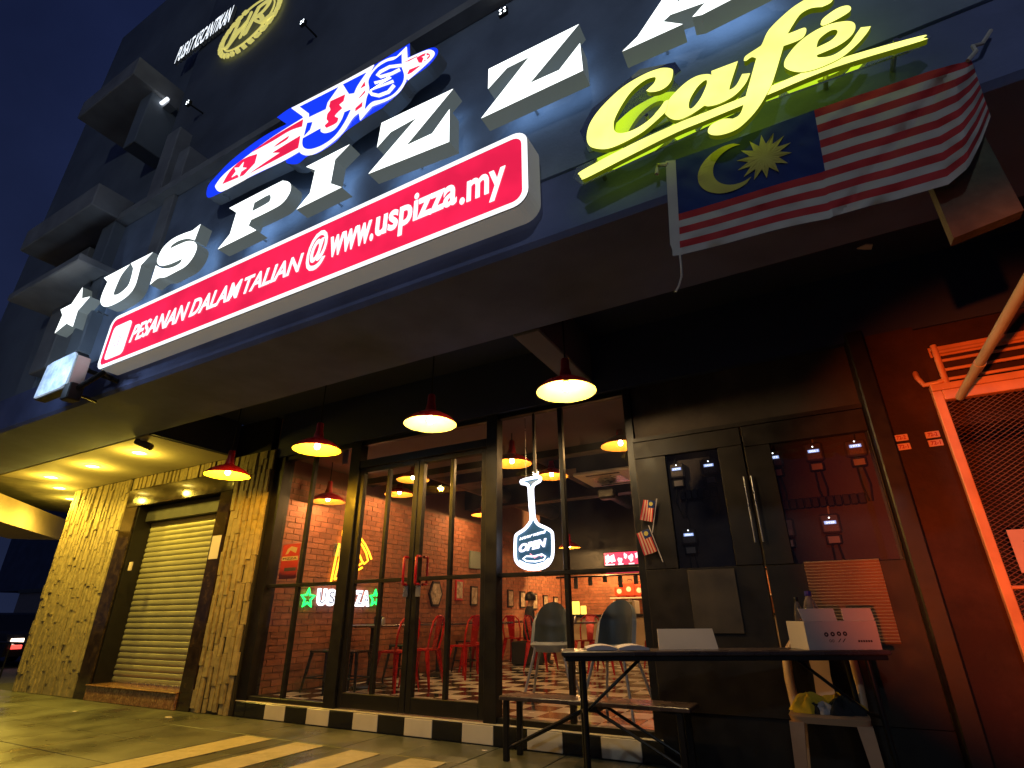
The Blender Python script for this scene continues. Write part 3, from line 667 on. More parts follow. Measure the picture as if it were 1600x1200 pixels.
# pizza house logo sign
lg = thing('logo_sign', (-3.3, SY, 5.0), 'oval red white and blue logo light box above the white letters', 'sign')
k3 = lambda p: Z(320,150,1/7.5,p); k4 = lambda p: Z(430,60,.16875,p)
def layer(name, loops, k, m, depth=.006): return put(curve_mesh(px_outline([crm(l, 4) for l in loops], SY), depth), onY(SY-.004*k), name, m, m, lg)
back = k3([(20,1160),(40,1050),(130,940),(300,765),(560,560),(760,430),(960,328,C),(845,250,C),(985,150)])+k4([(240,600),(600,418),(920,243),(1245,45,C),(1250,170,C),(1440,87),(1505,105),(1490,170),(1400,270),(1230,390),(1150,500),(990,645,C),(830,740),(640,872),(560,960),(400,1060),(300,1090),(210,1160),(115,1158),(98,1130,C)])+k3([(945,752,C),(700,870),(450,990),(200,1125),(60,1190)])
put(curve_mesh(px_outline([crm(back, 4)], SY), .12), onY(SY), 'backing', E_blue, m_sign_side, lg, 'box_return')
layer('oval_band', [k3([(130,1080),(140,1030),(250,900),(520,690),(800,480),(1165,252,C),(1240,430,C),(1112,652,C),(900,772),(600,912),(350,1045),(190,1122)])], 1, E_txt)
layer('oval_band', [k4([(1215,192,C),(1400,113),(1462,117),(1476,147),(1440,200),(1350,285),(1230,388,C),(1180,300,C)])], 1, E_txt)
layer('letter_outline', [k4([(155,650,C),(600,422),(918,250,C),(880,332),(960,242),(1050,192),(1130,172,C),(1220,82,C),(1226,190),(1222,300),(1212,400),(1150,500),(1050,572),(900,632,C),(790,762,C),(780,690,C),(720,742),(640,862),(560,942),(440,1032),(340,1080),(262,1078),(225,1030),(250,850,C),(268,742,C),(252,720,C)])], 2, E_txt)
for lp in (k3([(215,1035,C),(300,890),(420,770),(530,712,C),(620,685,C),(592,790,C),(460,932,C)]), k3([(560,662,C),(800,490),(1000,370),(1165,276,C),(1150,360,C),(1000,412),(800,532)]),
           k3([(820,600,C),(872,555),(992,473,C),(970,512),(880,570)]), k3([(800,670,C),(960,570),(1128,470,C),(1100,612,C),(880,728),(540,907,C),(700,795),(890,668,C)])): layer('red_panel', [lp], 2, E_red)
for lp in (k4([(520,590,C),(655,528,C),(640,588,C),(600,620,C),(628,652,C),(560,722),(592,745,C),(572,790),(482,836,C),(468,815),(500,782),(485,760,C),(492,710),(520,670),(508,640,C)]), k4([(798,470,C),(836,410,C),(842,446,C)]), k4([(752,655,C),(815,598,C),(812,636,C),(750,682,C)]),
           k4([(782,562,C),(842,488,C),(838,510,C),(800,548,C)]), k4([(1210,226,C),(1322,174,C),(1240,218,C)]), k4([(1315,190,C),(1390,150),(1436,155),(1430,186),(1370,227),(1335,232,C)]), k4([(1230,342,C),(1250,300,C),(1345,262,C),(1270,322,C)])): layer('red_panel', [lp], 3, E_red)
for lp in (k4([(235,640,C),(590,460,C),(492,600,C),(475,662,C),(322,735,C),(322,705,C)]), k4([(635,435,C),(850,325,C),(772,440),(737,515,C),(690,522,C)]), k4([(305,790,C),(352,783,C),(330,852,C),(275,910,C)]),
           k4([(265,932,C),(428,842,C),(432,872),(480,886),(560,852),(622,765),(650,692,C),(706,668,C),(650,782),(560,908),(450,990),(342,1030),(278,1022),(260,982)]),
           k4([(880,482),(874,395),(938,295),(1035,228),(1110,206),(1178,155,C),(1180,280,C),(1200,352),(1180,430),(1100,525),(1000,572),(905,595),(838,662,C),(855,562,C)])): layer('blue_panel', [lp], 3, E_blue)
def ribbon(pts, w): 
    P = [Vector(p) for p in pts]; L = []; R = []
    for i, p in enumerate(P):
        d = (P[min(i+1,len(P)-1)]-P[max(i-1,0)]).normalized(); n = Vector((-d.y,d.x)); L.append(p+n*w/2); R.append(p-n*w/2)
    return [tuple(v) for v in L+R[::-1]]
for pts, w in (([(1182,262),(1070,275),(985,320),(955,352),(985,368),(1090,338),(1165,300)],26),([(930,425),(1075,372),(895,490),(1105,408)],24),([(885,500),(905,528),(970,542),(1060,508),(1112,445)],30)):
    layer('white_stroke', [k4([(x,y,C) for x, y in ribbon(pts, w)])], 4, E_txt)
def star_px(cx, cy, r, sx, sy, rot=0): return [(cx+sx*rr*math.sin(a+rot), cy-sy*rr*math.cos(a+rot), C) for i in range(10) for a, rr in [(math.pi*i/5, r if i % 2 == 0 else r*.42)]]
layer('white_star', [k3([(p[0]+.55*(875-p[1]), p[1], C) for p in star_px(415,880,98,.75,1)])], 3, E_txt)
layer('white_star', [k4([(p[0]+.2*(190-p[1]), p[1]-.25*(p[0]-1400), C) for p in star_px(1400,190,42,.8,1)])], 4, E_txt)

# yellow cafe sign
cf = thing('cafe_sign', (.05, SY, 3.3), 'yellow lit script lettering reading Café with a long underline', 'sign')
c5 = lambda p: Z(890,90,1/6,p); c6 = lambda p: Z(1100,0,.225,p)
YL = (('letter_c', [c5([(970,130),(955,105),(900,95),(830,105),(700,155),(520,260),(380,380),(260,510),(185,630),(160,740),(175,810),(220,845),(320,858),(420,835),(560,770),(680,700),(780,620),(905,505,C),(930,395,C),(890,412),(840,480),(760,570),(650,650),(550,695),(470,708),(425,690),(412,640),(425,570),(480,460),(560,340),(640,260),(720,205),(790,183),(808,195),(790,240),(740,290),(718,310,C),(760,323),(840,310),(910,270),(955,210)])]),
  ('letter_a', [c5([(890,500),(930,393),(1000,310),(1100,220),(1200,165),(1290,150),(1330,158,C)])+c6([(50,490,C),(235,420,C),(178,600),(188,615),(225,585),(265,510,C),(320,505,C),(285,580),(210,660),(110,715),(30,735),(0,725)])+c5([(1270,440,C),(1200,490),(1120,540),(1030,577),(965,575),(915,545)]), c5([(1115,450),(1130,380),(1190,280),(1250,220),(1285,208),(1280,260),(1230,370),(1170,450),(1130,475)])]),
  ('letter_f', [c6([(275,415,C),(290,380),(380,320),(402,298),(450,200),(560,90),(650,20),(760,-40),(860,-60),(905,-40),(880,10),(820,40,C),(740,50),(670,90),(620,160),(580,227,C),(620,213),(695,185),(710,205),(690,250),(640,280),(552,312,C),(505,470),(470,575),(430,655),(370,750),(300,830),(220,895),(120,930),(50,930),(25,905),(50,860),(130,820),(200,818,C),(255,775),(300,620),(362,398,C),(330,390),(292,415)])]),
  ('letter_e', [c6([(555,440),(570,390),(640,300),(740,220),(860,160),(980,135),(1040,145),(1050,190),(1010,250),(920,312),(782,372,C),(800,388),(900,370),(1000,300),(1060,220),(1090,178,C),(1160,170,C),(1130,220),(1060,300),(950,390),(800,460),(690,488),(620,485),(570,465)]), c6([(780,320,C),(800,260),(870,205),(918,195),(925,220),(880,270)])]),
  ('accent', [c6([(810,150),(830,110),(920,45),(990,22),(1020,35),(1010,65),(940,110),(850,155),(820,162)])]),
  ('underline', [c5([(85,1085),(110,1040),(560,800),(1000,597),(1270,490)])+c6([(460,582),(900,402),(1500,230),(1524,245),(1508,265),(900,452),(440,642),(0,824)])+c5([(1000,680),(560,900),(150,1110),(102,1112)])]))
for k, (nm, lps) in enumerate(YL): letter(nm, lps, SY, .03, E_yellow, E_yret, cf, 5, -.003*k)
m_acry = glass_mat('clear_acrylic', (.75,.80,.74), .06, .25, (.6,.65,.6))
b = MB(); b.prism([aY(x,y,SY+.10) for x,y in ((895,278),(900,262),(1125,160),(1440,50),(1455,57),(1440,72),(1160,172),(910,288))], (0,.012,0)); b.build('acrylic_backing', m_acry, cf)
b = MB(); b.prism([aY(x,y,SY+.10) for x,y in ((906,205),(925,170),(1000,108),(1055,97),(1064,110),(1050,122),(1075,150),(1060,180),(990,215),(920,238))], (0,.010,0)); b.build('acrylic_backing', m_acry, cf)
for px, py in ((930,250),(1010,180),(1130,150),(1290,95),(1400,62)): p = aY(px,py,SY+.05); b = MB(); b.tube([p, p+Vector((0,.17,0))], .012, 8); b.build('stand_off', m_steel, cf)

# beauty parlour sign higher on the left
UY = 2.55
bs = thing('upper_floor_sign', aY(315,70,UY), 'small white lit capital letters on the dark upper wall at the top left', 'sign')
pa, pb, pc = aY(272,100,UY), aY(357,37,UY), aY(272,92,UY)
vs, fs = text_mesh('PUSAT KECANTIKAN', .012, .15); hgt = (aY(357,16,UY).z-pb.z)*.95
put((fit(vs, pa.x, pb.x, pa.z, pa.z+hgt, .05), fs), onY(UY), 'lettering', E_small, m_sign_side, bs)
gm = thing('gold_monogram_sign', aY(385,45,UY), 'gold lit monogram letters inside an oval wreath near the top left', 'sign')
ox, oz = aY(388,38,UY).x, aY(388,38,UY).z
g0, g1 = aY(340,78,UY), aY(437,-12,UY); rx = (g1.x-g0.x)/2; rz = (aY(357,24,UY).z-pb.z)*.95*3.4
b = MB()
b.tube([(ox+rx*.86*math.cos(t), UY, oz+rz*.5*math.sin(t)) for t in [2*math.pi*k/40 for k in range(40)]], .012, 6, closed=True); b.build('oval_ring', E_gold, gm)
b = MB()
for k in range(26):
    t = math.radians(110+k*12.5); cx, cz = ox+rx*math.cos(t), oz+rz*.57*math.sin(t)
    d = Vector((-math.sin(t)+.5*math.cos(t),0,math.cos(t)+.5*math.sin(t)))*.13
    e = d.cross(Vector((0,1,0)))*.28; c = Vector((cx,UY,cz))
    b.prism([c-d*.5, c+e, c+d*.5, c-e], (0,.03,0))
b.build('wreath_leaf', E_gold, gm)
for s, x0, x1 in (('H',-.62,.05),('R',-.05,.72)):
    text_on(s, ox+rx*x0, ox+rx*x1, oz-rz*.28, oz+rz*.30, onY(UY-.02), 'letter', E_gold, gm, -.012, .3, .02)
b = MB(); b.tube([(ox-rx*.8,UY-.02,oz-rz*.2),(ox-rx*.6,UY-.02,oz-rz*.32),(ox-rx*.3,UY-.02,oz-rz*.1),(ox,UY-.02,oz+rz*.05)], .02, 6); b.tube([(ox+rx*.3,UY-.02,oz-rz*.1),(ox+rx*.6,UY-.02,oz-rz*.34),(ox+rx*.95,UY-.02,oz-rz*.3)], .022, 6); b.build('swash', E_gold, gm)
# small LED spots on the upper wall
for (px, py), lab in (((293,160),'tiny four point LED spot on the upper wall left of the logo'),((472,34),'tiny LED spot on the upper wall above the logo'),((785,17),'tiny four point LED spot above the middle of the large letters')):
    p = aY(px,py,2.40); t = thing('led_spot', p, lab, 'spotlight', 'LED spots on the upper wall')
    b = MB(); b.bbox((p.x-.04,2.40,p.z-.04),(p.x+.04,2.44,p.z+.04), .006); b.build('body', m_duct, t)
    b = MB(); b.tube([(p.x,2.43,p.z),(p.x,2.62,p.z+.02)], .012, 8); b.build('arm', m_duct, t)
    for dx, dz in ((-.02,.02),(.02,.022),(-.018,-.022),(.022,-.018)):
        b = MB(); b.lathe([(0,-.002),(.011,-.002)], n=10); vs_ = [(p.x+dx+v[0], 2.398, p.z+dz+v[1]) for v in b.v]; c = MB(); c.add(vs_, b.f); c.build('led', E_led, t)
p = aY(262,160,2.45); tl = thing('tube_light', p, 'short white tube light on the dark upper wall at the left', 'light')
q0, q1_ = aY(238,172,2.45), aY(262,154,2.45); b = MB(); b.tube([q0, q1_], .025, 10); b.build('tube', E_small, tl)
b = MB(); b.box((q0.x,2.48,min(q0.z,q1_.z)-.05),(q1_.x,2.6,max(q0.z,q1_.z)+.05)); b.build('fixture', m_ledge, tl)

# floodlight beside the strip sign
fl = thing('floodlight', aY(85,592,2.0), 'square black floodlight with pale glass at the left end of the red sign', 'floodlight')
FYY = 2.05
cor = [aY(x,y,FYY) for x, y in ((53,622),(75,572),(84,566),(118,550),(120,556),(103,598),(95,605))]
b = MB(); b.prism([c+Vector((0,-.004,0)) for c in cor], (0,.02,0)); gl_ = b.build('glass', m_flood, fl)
nb_ = m_flood.node_tree.nodes['Principled BSDF']; m_flood.node_tree.links.new(nb_.inputs['Base Color'].links[0].from_socket, nb_.inputs['Emission Color']); nb_.inputs['Emission Strength'].default_value = .55  # glow put into the glass for the sign light it reflects
l = bpy.data.lights.new('added_ledge_light', 'POINT'); l.energy = 16; l.color = (.55,.75,1); l.shadow_soft_size = .12  # point light added in front of the floodlight to brighten the neighbouring ledges
o = bpy.data.objects.new('added_ledge_light', l); COL.objects.link(o); o.parent = fl; o.location = (-.05,-.35,.05)
cen = sum((Vector(c) for c in cor), Vector())/len(cor)
b = MB(); b.prism([cen+(c-cen)*1.06+Vector((0,.017,0)) for c in cor], (0,.09,0)); b.build('housing', m_black, fl)
h0, h1 = aY(128,558,FYY+.05), aY(110,605,FYY+.05)
b = MB(); b.bbox((h1.x-.03,FYY,h1.z),(h1.x+.06,FYY+.12,h0.z), .006); b.build('hinge_plate', m_sign_side, fl)
b = MB(); j = aY(112,612,FYY+.05); b.bbox((j.x-.07,FYY,j.z-.09),(j.x+.06,FYY+.12,j.z+.08), .01); b.build('knuckle', m_black, fl)
b = MB(); b.tube([j, aY(162,582,2.2), aY(176,592,2.42)], .026, 8); b.tube([j, aY(150,628,2.42)], .012, 6); b.tube([aY(120,560,2.1), aY(140,580,2.2), aY(185,596,2.42)], .022, 8); b.build('arm', m_black, fl, True)

# flag
FY = 2.33
cols = [(0,(1055,250),(1063,398),0),(.12,(1108,231),(1120,384),.010),(.25,(1163,212),(1180,369),-.004),(.5,(1272,172),(1302,338),.0),(.62,(1325,154),(1357,322),.012),(.7,(1365,141),(1402,311),.016),(.85,(1450,112),(1482,288),-.012),(.92,(1488,101),(1513,262),-.05),(.965,(1507,97),(1533,222),-.01),(1.0,(1518,94),(1548,182),.05)]
def flag_pt(u, v, lift=0):
    k = 0
    while k < len(cols)-2 and u > cols[k+1][0]: k += 1
    (u0,t0,b0,y0),(u1,t1,b1,y1) = cols[k], cols[k+1]; f = (u-u0)/(u1-u0); f2 = f
    t = Vector(t0).lerp(Vector(t1), f); bb = Vector(b0).lerp(Vector(b1), f); p = t.lerp(bb, v)
    y = FY+y0+(y1-y0)*(3*f*f-2*f**3)
    s = u-.78+(v-.4)*.42
    y += .035*math.exp(-(s/.035)**2)*(1 if u > .5 else 0)-.02*math.exp(-((s-.07)/.05)**2)*(1 if u > .5 else 0)
    y += .010*math.sin(9*u+5*v)+.008*math.sin(23*u-6*v)*v+.0035*math.sin(47*u+19*v+2*math.sin(7*v))+.0025*math.sin(71*u-31*v)
    y += .006*abs(math.sin(6.5*u-9*v+.6))**6
    p.y += 3.0*math.sin(11*u+1.5)*v*(u < .5)*u*2
    return aY(p.x, p.y, y-lift)
m_fr = mat('flag_red_cloth', (.50,.03,.035), .85, var=.08, bump=.2, bscale=300); m_fw_ = mat('flag_white_cloth', (.55,.50,.46), .85, var=.06, bump=.2, bscale=300)
m_fb = mat('flag_blue_cloth', (.012,.03,.16), .85, var=.08); m_fy = mat('flag_yellow_cloth', (.55,.46,.10), .8, var=.06)
fg = thing('hanging_flag', aY(1290,330,FY), 'large striped flag with crescent and star hanging below the yellow script sign', 'flag', )
NU = 80
for s in range(14):
    b = MB(); u0 = .5 if s < 8 else 0; n = int(NU*(1-u0)); 
    for i in range(n+1):
        u = u0+(1-u0)*i/n
        for k in range(4): b.v.append(tuple(flag_pt(u, (s+k/3)/14)))
    for i in range(n):
        for k in range(3): b.f.append((i*4+k, i*4+k+1, i*4+k+5, i*4+k+4)); b.m.append(0)
    b.build('stripe', m_fr if s % 2 == 0 else m_fw_, fg, True)
b = MB()
for i in range(41):
    for k in range(17): b.v.append(tuple(flag_pt(.5*i/40, 8/14*k/16)))
for i in range(40):
    for k in range(16): b.f.append((i*17+k, i*17+k+1, i*17+k+18, i*17+k+17)); b.m.append(0)
b.build('canton', m_fb, fg, True)
def strip_decal(A, B, name, m, n=5, closed=False):
    b = MB(); L = len(A)
    for j in range(n+1):
        for i in range(L):
            p = Vector(A[i]).lerp(Vector(B[i]), j/n); b.v.append(tuple(flag_pt(p.x, p.y, .006)))
    for j in range(n):
        for i in range(L if closed else L-1): b.f.append((j*L+i, j*L+(i+1) % L, (j+1)*L+(i+1) % L, (j+1)*L+i)); b.m.append(0)
    return b.build(name, m, fg)
def uv_px(px, py):   # nearest canton parameter for a sighted point
    best = min(((flag_s(u/60*.5, v/30*8/14)-Vector((px,py))).length, u/60*.5, v/30*8/14) for u in range(61) for v in range(31)); return best[1:]
def flag_s(u, v):
    k = 0
    while k < len(cols)-2 and u > cols[k+1][0]: k += 1
    (u0,t0,b0,_),(u1,t1,b1,_) = cols[k], cols[k+1]; f = (u-u0)/(u1-u0)
    return Vector(t0).lerp(Vector(t1), f).lerp(Vector(b0).lerp(Vector(b1), f), v)
su, sv = uv_px(1193,246)
strip_decal([(su,sv)]*28, [(su+rr*.098*math.sin(t), sv+rr*.215*math.cos(t)) for i in range(28) for t, rr in [(math.pi*i/14, 1 if i % 2 == 0 else .55)]], 'star', m_fy, 6, True)
cu, cv_ = uv_px(1137,262)
OA = [math.radians(58+k*225/30) for k in range(31)]
strip_decal([(cu+.110*math.cos(t), cv_+.235*math.sin(t)) for t in OA], [(cu+.030+.0865*math.cos(t), cv_-.010+.188*math.sin(t)) for t in OA], 'crescent', m_fy, 4)
b = MB()
for k in range(17):
    v = k/16
    for dx in (-15,-7.5,.5): w = Vector((1055,250)).lerp(Vector((1063,398)), v)+Vector((dx+(3 if k > 14 else 0),.3*-dx*(.35))); b.v.append(tuple(aY(w.x,w.y,FY-.003+.004*math.sin(k))))
for k in range(16):
    for j in range(2): b.f.append((k*3+j,k*3+3+j,k*3+4+j,k*3+1+j)); b.m.append(0)
b.build('hem', m_fw_, fg, True)
def cord(pts, r): b = MB(); b.tube(pts, r, 6); b.build('tie_cord', m_fw_, fg, True)
cord([aY(1062,396,FY-.003),aY(1064,415,FY),aY(1065,432,FY+.004),aY(1061,446,FY),aY(1056,456,FY)], .005); cord([aY(1043,257,FY),aY(1028,258,FY+.02),aY(1026,272,FY+.02)], .012); cord([aY(1512,95,FY),aY(1525,80,FY+.01),aY(1520,72,FY+.02),aY(1535,68,FY+.03),aY(1548,48,FY+.06)], .009)
gp = thing('grey_panel', aY(1525,310,2.40), 'bare grey concrete panel below the fascia behind the free end of the flag', 'panel')
b = MB(); b.prism([aY(x,y,2.40) for x, y in ((1448,270),(1535,205),(1600,328),(1490,372))], (0,.06,0)); b.build('slab', mat('weathered_concrete',(.10,.10,.07),.9,var=.35,scale=7,bump=.4,bscale=50,col2=(.05,.05,.035),c2amt=.3,c2scale=4), gp)
p = aZ(1350,384,3.1); b = MB(); b.prism([p+Vector((dx,dy,-.002)) for dx, dy in ((-.04,.0),(.01,-.02),(.045,.0),(.04,.05),(.0,.03))], (0,0,-.008)); tag(b.build('paint_flake', m_fw_), 'small loose pale flake hanging under the dark beam', 'flake')

# pendant lamps
def make_pendant(lit, label, group):
    t = thing('pendant_lamp', (0,0,0), label, 'lamp', group)
    outer = [(.235,.0),(.232,.012),(.19,.055),(.12,.095),(.062,.118),(.05,.13)]
    b = MB(); b.lathe(outer, n=40); b.lathe([(.05,.13),(.046,.16),(.036,.20),(.034,.27),(.028,.285),(0,.29)], n=28); sh = b.build('shade', m_redpaint, t, True, local=True)
    b = MB(); b.lathe([(.235,-.001),(.229,.003),(.186,.048),(.118,.086),(.06,.108),(0,.112)], n=40); b.build('shade_lining', m_whiteen if lit else m_dimmed_lining, sh, True, local=True)
    b = MB(); b.lathe([(.016,.112),(.018,.08),(.0,.079)], n=16); b.build('socket', m_steel, t, True, local=True)
    b = MB(); b.lathe([(0,.005),(.018,.010),(.028,.028),(.026,.048),(.014,.078)], n=20); b.build('bulb', E_bulb, t, True, local=True)
    b = MB(); b.tube([(0,0,.288),(0,0,1.0)], .006, 8); b.build('cord', m_black, t, True, local=True)
    return t
def place_pendant(proto, px, py, y, power, color, ztop, label=None, first=False, group=None):
    p = aY(px, py, y)
    t = proto if first else copy_tree(proto)
    t.location = p
    if label: t['label'] = label
    if group: t['group'] = group
    for ch in KIDS[t]:
        if ch.name.startswith('cord'): ch.scale.z = 1; ch.data = (MB().tube([(0,0,.288),(0,0,ztop-p.z)], .006, 8)).mesh('cord', m_black)
    l = bpy.data.lights.new('pendant_bulb_light', 'POINT'); l.energy = power; l.color = color; l.shadow_soft_size = .035
    o = bpy.data.objects.new('pendant_bulb_light', l); COL.objects.link(o); o.parent = t; o.location = (0,0,.012)
    return t
PEN = make_pendant(True, '', 'red pendant lamps under the recessed ceiling')
OUT = [((355,743),'leftmost lit red pendant lamp, in front of the slim stone pillar'),((495,703),'second lit red pendant from the left, above the fixed glass pane'),((672,663),'third lit red pendant from the left, above the glass doors'),((885,612),'rightmost and largest lit red pendant, nearest the camera')]
for i, ((px, py), lab) in enumerate(OUT):
    warm = ((1,.47,.018),(1,.50,.03),(1,.70,.34),(1,.70,.34))[i]
    t = place_pendant(PEN, px, py, 3.62, (190,130,75,75)[i], warm, 3.6, lab, i == 0)
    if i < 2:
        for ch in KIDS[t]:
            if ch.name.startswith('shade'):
                for g in KIDS[ch]: g.data = g.data.copy(); g.data.materials[0] = m_warm_lining
INN = [((512,784),5.29,'pendant lamp inside against the brick wall at the left'),((645,750),5.9,'upper pendant lamp inside behind the left glass door'),((624,773),6.6,'lower dim pendant lamp inside behind the left glass door'),((755,805),8.94,'pendant lamp inside glimpsed deep behind the right glass door'),((800,725),5.42,'pendant lamp inside directly above the pizza paddle sign'),((862,745),6.8,'red side lit pendant lamp inside beside the pizza paddle sign'),((970,697),5.97,'pendant lamp inside at the right edge of the glass'),((890,856),11.0,'far pendant lamp inside near the kitchen')]
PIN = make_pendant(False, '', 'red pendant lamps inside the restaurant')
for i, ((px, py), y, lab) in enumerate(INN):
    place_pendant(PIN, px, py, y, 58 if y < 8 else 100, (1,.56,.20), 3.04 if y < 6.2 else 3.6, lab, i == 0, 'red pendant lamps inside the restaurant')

# ================================================================== RIGHT SIDE
CY = 4.55
mc = thing('meter_cabinet', (-.4, CY, 0), 'tall dark meter cupboard with two glazed windows right of the shopfront', 'cabinet')
wins = [((1035,712),(1120,700),(1150,880),(1066,892)), ((1196,692),(1372,672),(1404,868),(1250,886))]
def win(ws): 
    q = [aY(*p, CY) for p in ws]; return min((q[0].x+q[3].x)/2, 9), (q[1].x+q[2].x)/2, (q[2].z+q[3].z)/2, (q[0].z+q[1].z)/2
W1, W2 = win(wins[0]), win(wins[1])
W1 = (W1[0], W1[1], W1[2], W1[3]); W2 = (W2[0], min(W2[1], .50), W2[2], W2[3])
XA, XB, XM = -1.255, .51, (W1[1]+W2[0])/2
b = MB()
def panel_with_hole(x0, x1, z0, z1, h): 
    for A, B in (((x0,z0),(x1,h[2])),((x0,h[3]),(x1,z1)),((x0,h[2]),(h[0],h[3])),((h[1],h[2]),(x1,h[3]))):
        yield A, B
for (x0, x1, h, nm) in ((XA, XM-.005, W1, 'left'), (XM+.005, XB, W2, 'right')):
    for A, B in panel_with_hole(x0, x1, .35, 2.415, h):
        b = MB(); b.bbox((A[0]+.001,CY,A[1]+.001),(B[0]-.001,CY+.05,B[1]-.001), .004); b.build('door_panel', m_blackwood, mc)
    b = MB(); b.box((x0+.02,CY+.10,.4),(x1-.02,CY+.11,2.40)); b.build('backboard', mat('meter_board',(.065,.045,.037),.6,var=.3,scale=5,bump=.2), mc)
    b = MB(); b.quad((h[0],CY+.02,h[2]),(h[1],CY+.02,h[2]),(h[1],CY+.02,h[3]),(h[0],CY+.02,h[3])); b.build('pane', m_cabglass, mc)
b = MB(); b.box((XA,CY+.01,0),(XB,CY+.11,.349)); b.build('plinth', m_black, mc)
b = MB(); b.box((XA,CY-.01,2.416),(XB,CY+.11,2.45)); b.build('top_rail', m_blackwood, mc)
for x in (XM-.035, XM+.02): b = MB(); b.tube([(x,CY-.02,1.5),(x,CY-.02,2.0)], .006, 8); b.build('edge_trim', m_steel, mc)
# lower openings; the ribs are modelled for the reflection of a roller shutter opposite
for ws, nm in ((((1255,882),(1378,868),(1400,1000),(1285,1010)),'ribbed'), (((1072,895),(1148,884),(1162,985),(1090,995)),'plain')):
    q = [aY(*p, CY-.004) for p in ws]; x0, x1, z0, z1 = (q[0].x+q[3].x)/2, (q[1].x+q[2].x)/2, (q[2].z+q[3].z)/2, (q[0].z+q[1].z)/2
    b = MB()
    if nm == 'ribbed':
        n = 26
        for k in range(n):
            a, c = z0+(z1-z0)*k/n, z0+(z1-z0)*(k+1)/n
            b.add([(x0,CY-.004,a),(x1,CY-.004,a),(x1,CY-.018,(a+c)/2),(x0,CY-.018,(a+c)/2),(x0,CY-.004,c),(x1,CY-.004,c)], [(0,1,2,3),(3,2,5,4)])
        tag(b.build('reflection_rib', mat('shutter_reflection',(.40,.24,.14),.4,metal=.3,var=.1), mc), kind='stuff')
    else:
        b.bbox((x0,CY-.012,z0),(x1,CY-.001,z1), .003); b.build('inset_panel', mat('olive_board',(.055,.04,.026),.5,var=.3), mc)
METERS = [((1058,734),'left window, upper left',1),((1108,728),'left window, upper right',1),((1077,836),'left window, lower row',1),((1209,716),'right window, upper left',1),((1271,706),'right window, upper middle',1),((1336,698),'right window, upper right',1),((1297,817),'right window, lower right',1),((1226,824),'right window, lower left, with only a red light',0)]
for (px, py), w, on in METERS:
    p = aY(px, py, CY+.06)
    t = thing('electricity_meter', (p.x,CY+.1,p.z-.14), 'electricity meter behind the cupboard glass, '+w, 'meter', 'meters in the dark cupboard')
    mw_ = random.uniform(.052,.07); mt_ = random.uniform(.045,.075); off = random.uniform(-.018,.018)
    b = MB(); b.bbox((p.x-mw_,CY+.035,p.z-.075),(p.x+mw_,CY+.098,p.z+mt_), .012); b.build('case', m_meter, t)
    b = MB(); b.box((p.x-.045,CY+.034,p.z-.062),(p.x+.045,CY+.0349,p.z-.022)); b.build('face_plate', mat('meter_face_print',(.20,.16,.14),.5,var=.5,scale=120), t)
    b = MB(); b.tube([(p.x+off,CY+.088,p.z+mt_),(p.x+off+.004,CY+.09,p.z+.12),(p.x+off-.02,CY+.09,p.z+.20)], .007, 6); b.build('conduit', m_pvc if random.random() < .4 else m_duct, t, True)
    b = MB(); b.bbox((p.x-.05,CY+.045,p.z-.15),(p.x+.05,CY+.098,p.z-.085), .006); b.build('terminal_cover', m_duct, t)
    b = MB(); b.box((p.x-.035,CY+.0435,p.z-.142),(p.x+.035,CY+.0449,p.z-.097)); b.build('label', m_meterlab, t)
    if on:
        b = MB(); b.box((p.x-.038,CY+.0325,p.z-.011),(p.x+.038,CY+.0345,p.z+.011)); b.build('display', E_lcd, t)
        text_on(random.choice(('0428','1973','0061','3350')), p.x-.028, p.x+.028, p.z-.008, p.z+.008, onY(CY+.0322), 'digit', E_lcdw, t, .02)
    b = MB(); b.lathe([(0,0),(.005,0)], n=8); vs_ = [(p.x+.0+v[0], CY+.034, p.z+.034+v[1]) for v in b.v]; c = MB(); c.add(vs_, b.f); c.build('indicator', E_led if on else E_tailr, t)
    b = MB(); b.tube([(p.x-.02,CY+.085,p.z-.15),(p.x-.03+off,CY+.08,p.z-.28-off),(p.x,CY+.085,p.z-.40)], .008, 6); b.tube([(p.x+.02,CY+.085,p.z-.15),(p.x+.035,CY+.08,p.z-.28),(p.x+.02,CY+.085,p.z-.40)], .008, 6); b.build('cable', m_duct, t, True)
for ws, lab in (((1090,768),'row of black breakers between the meters in the left cupboard window'),((1285,780),'row of black breakers between the meters in the right cupboard window')):
    p = aY(*ws, CY+.06); t = thing('breaker_row', (p.x,CY+.1,p.z-.05), lab, 'breakers')
    n = 6 if ws[0] < 1200 else 11
    for k in range(n): b = MB(); x = p.x+(k-(n-1)/2)*.05; b.bbox((x-.022,CY+.05,p.z-.055),(x+.022,CY+.098,p.z+.02), .004); b.build('breaker', m_black, t)
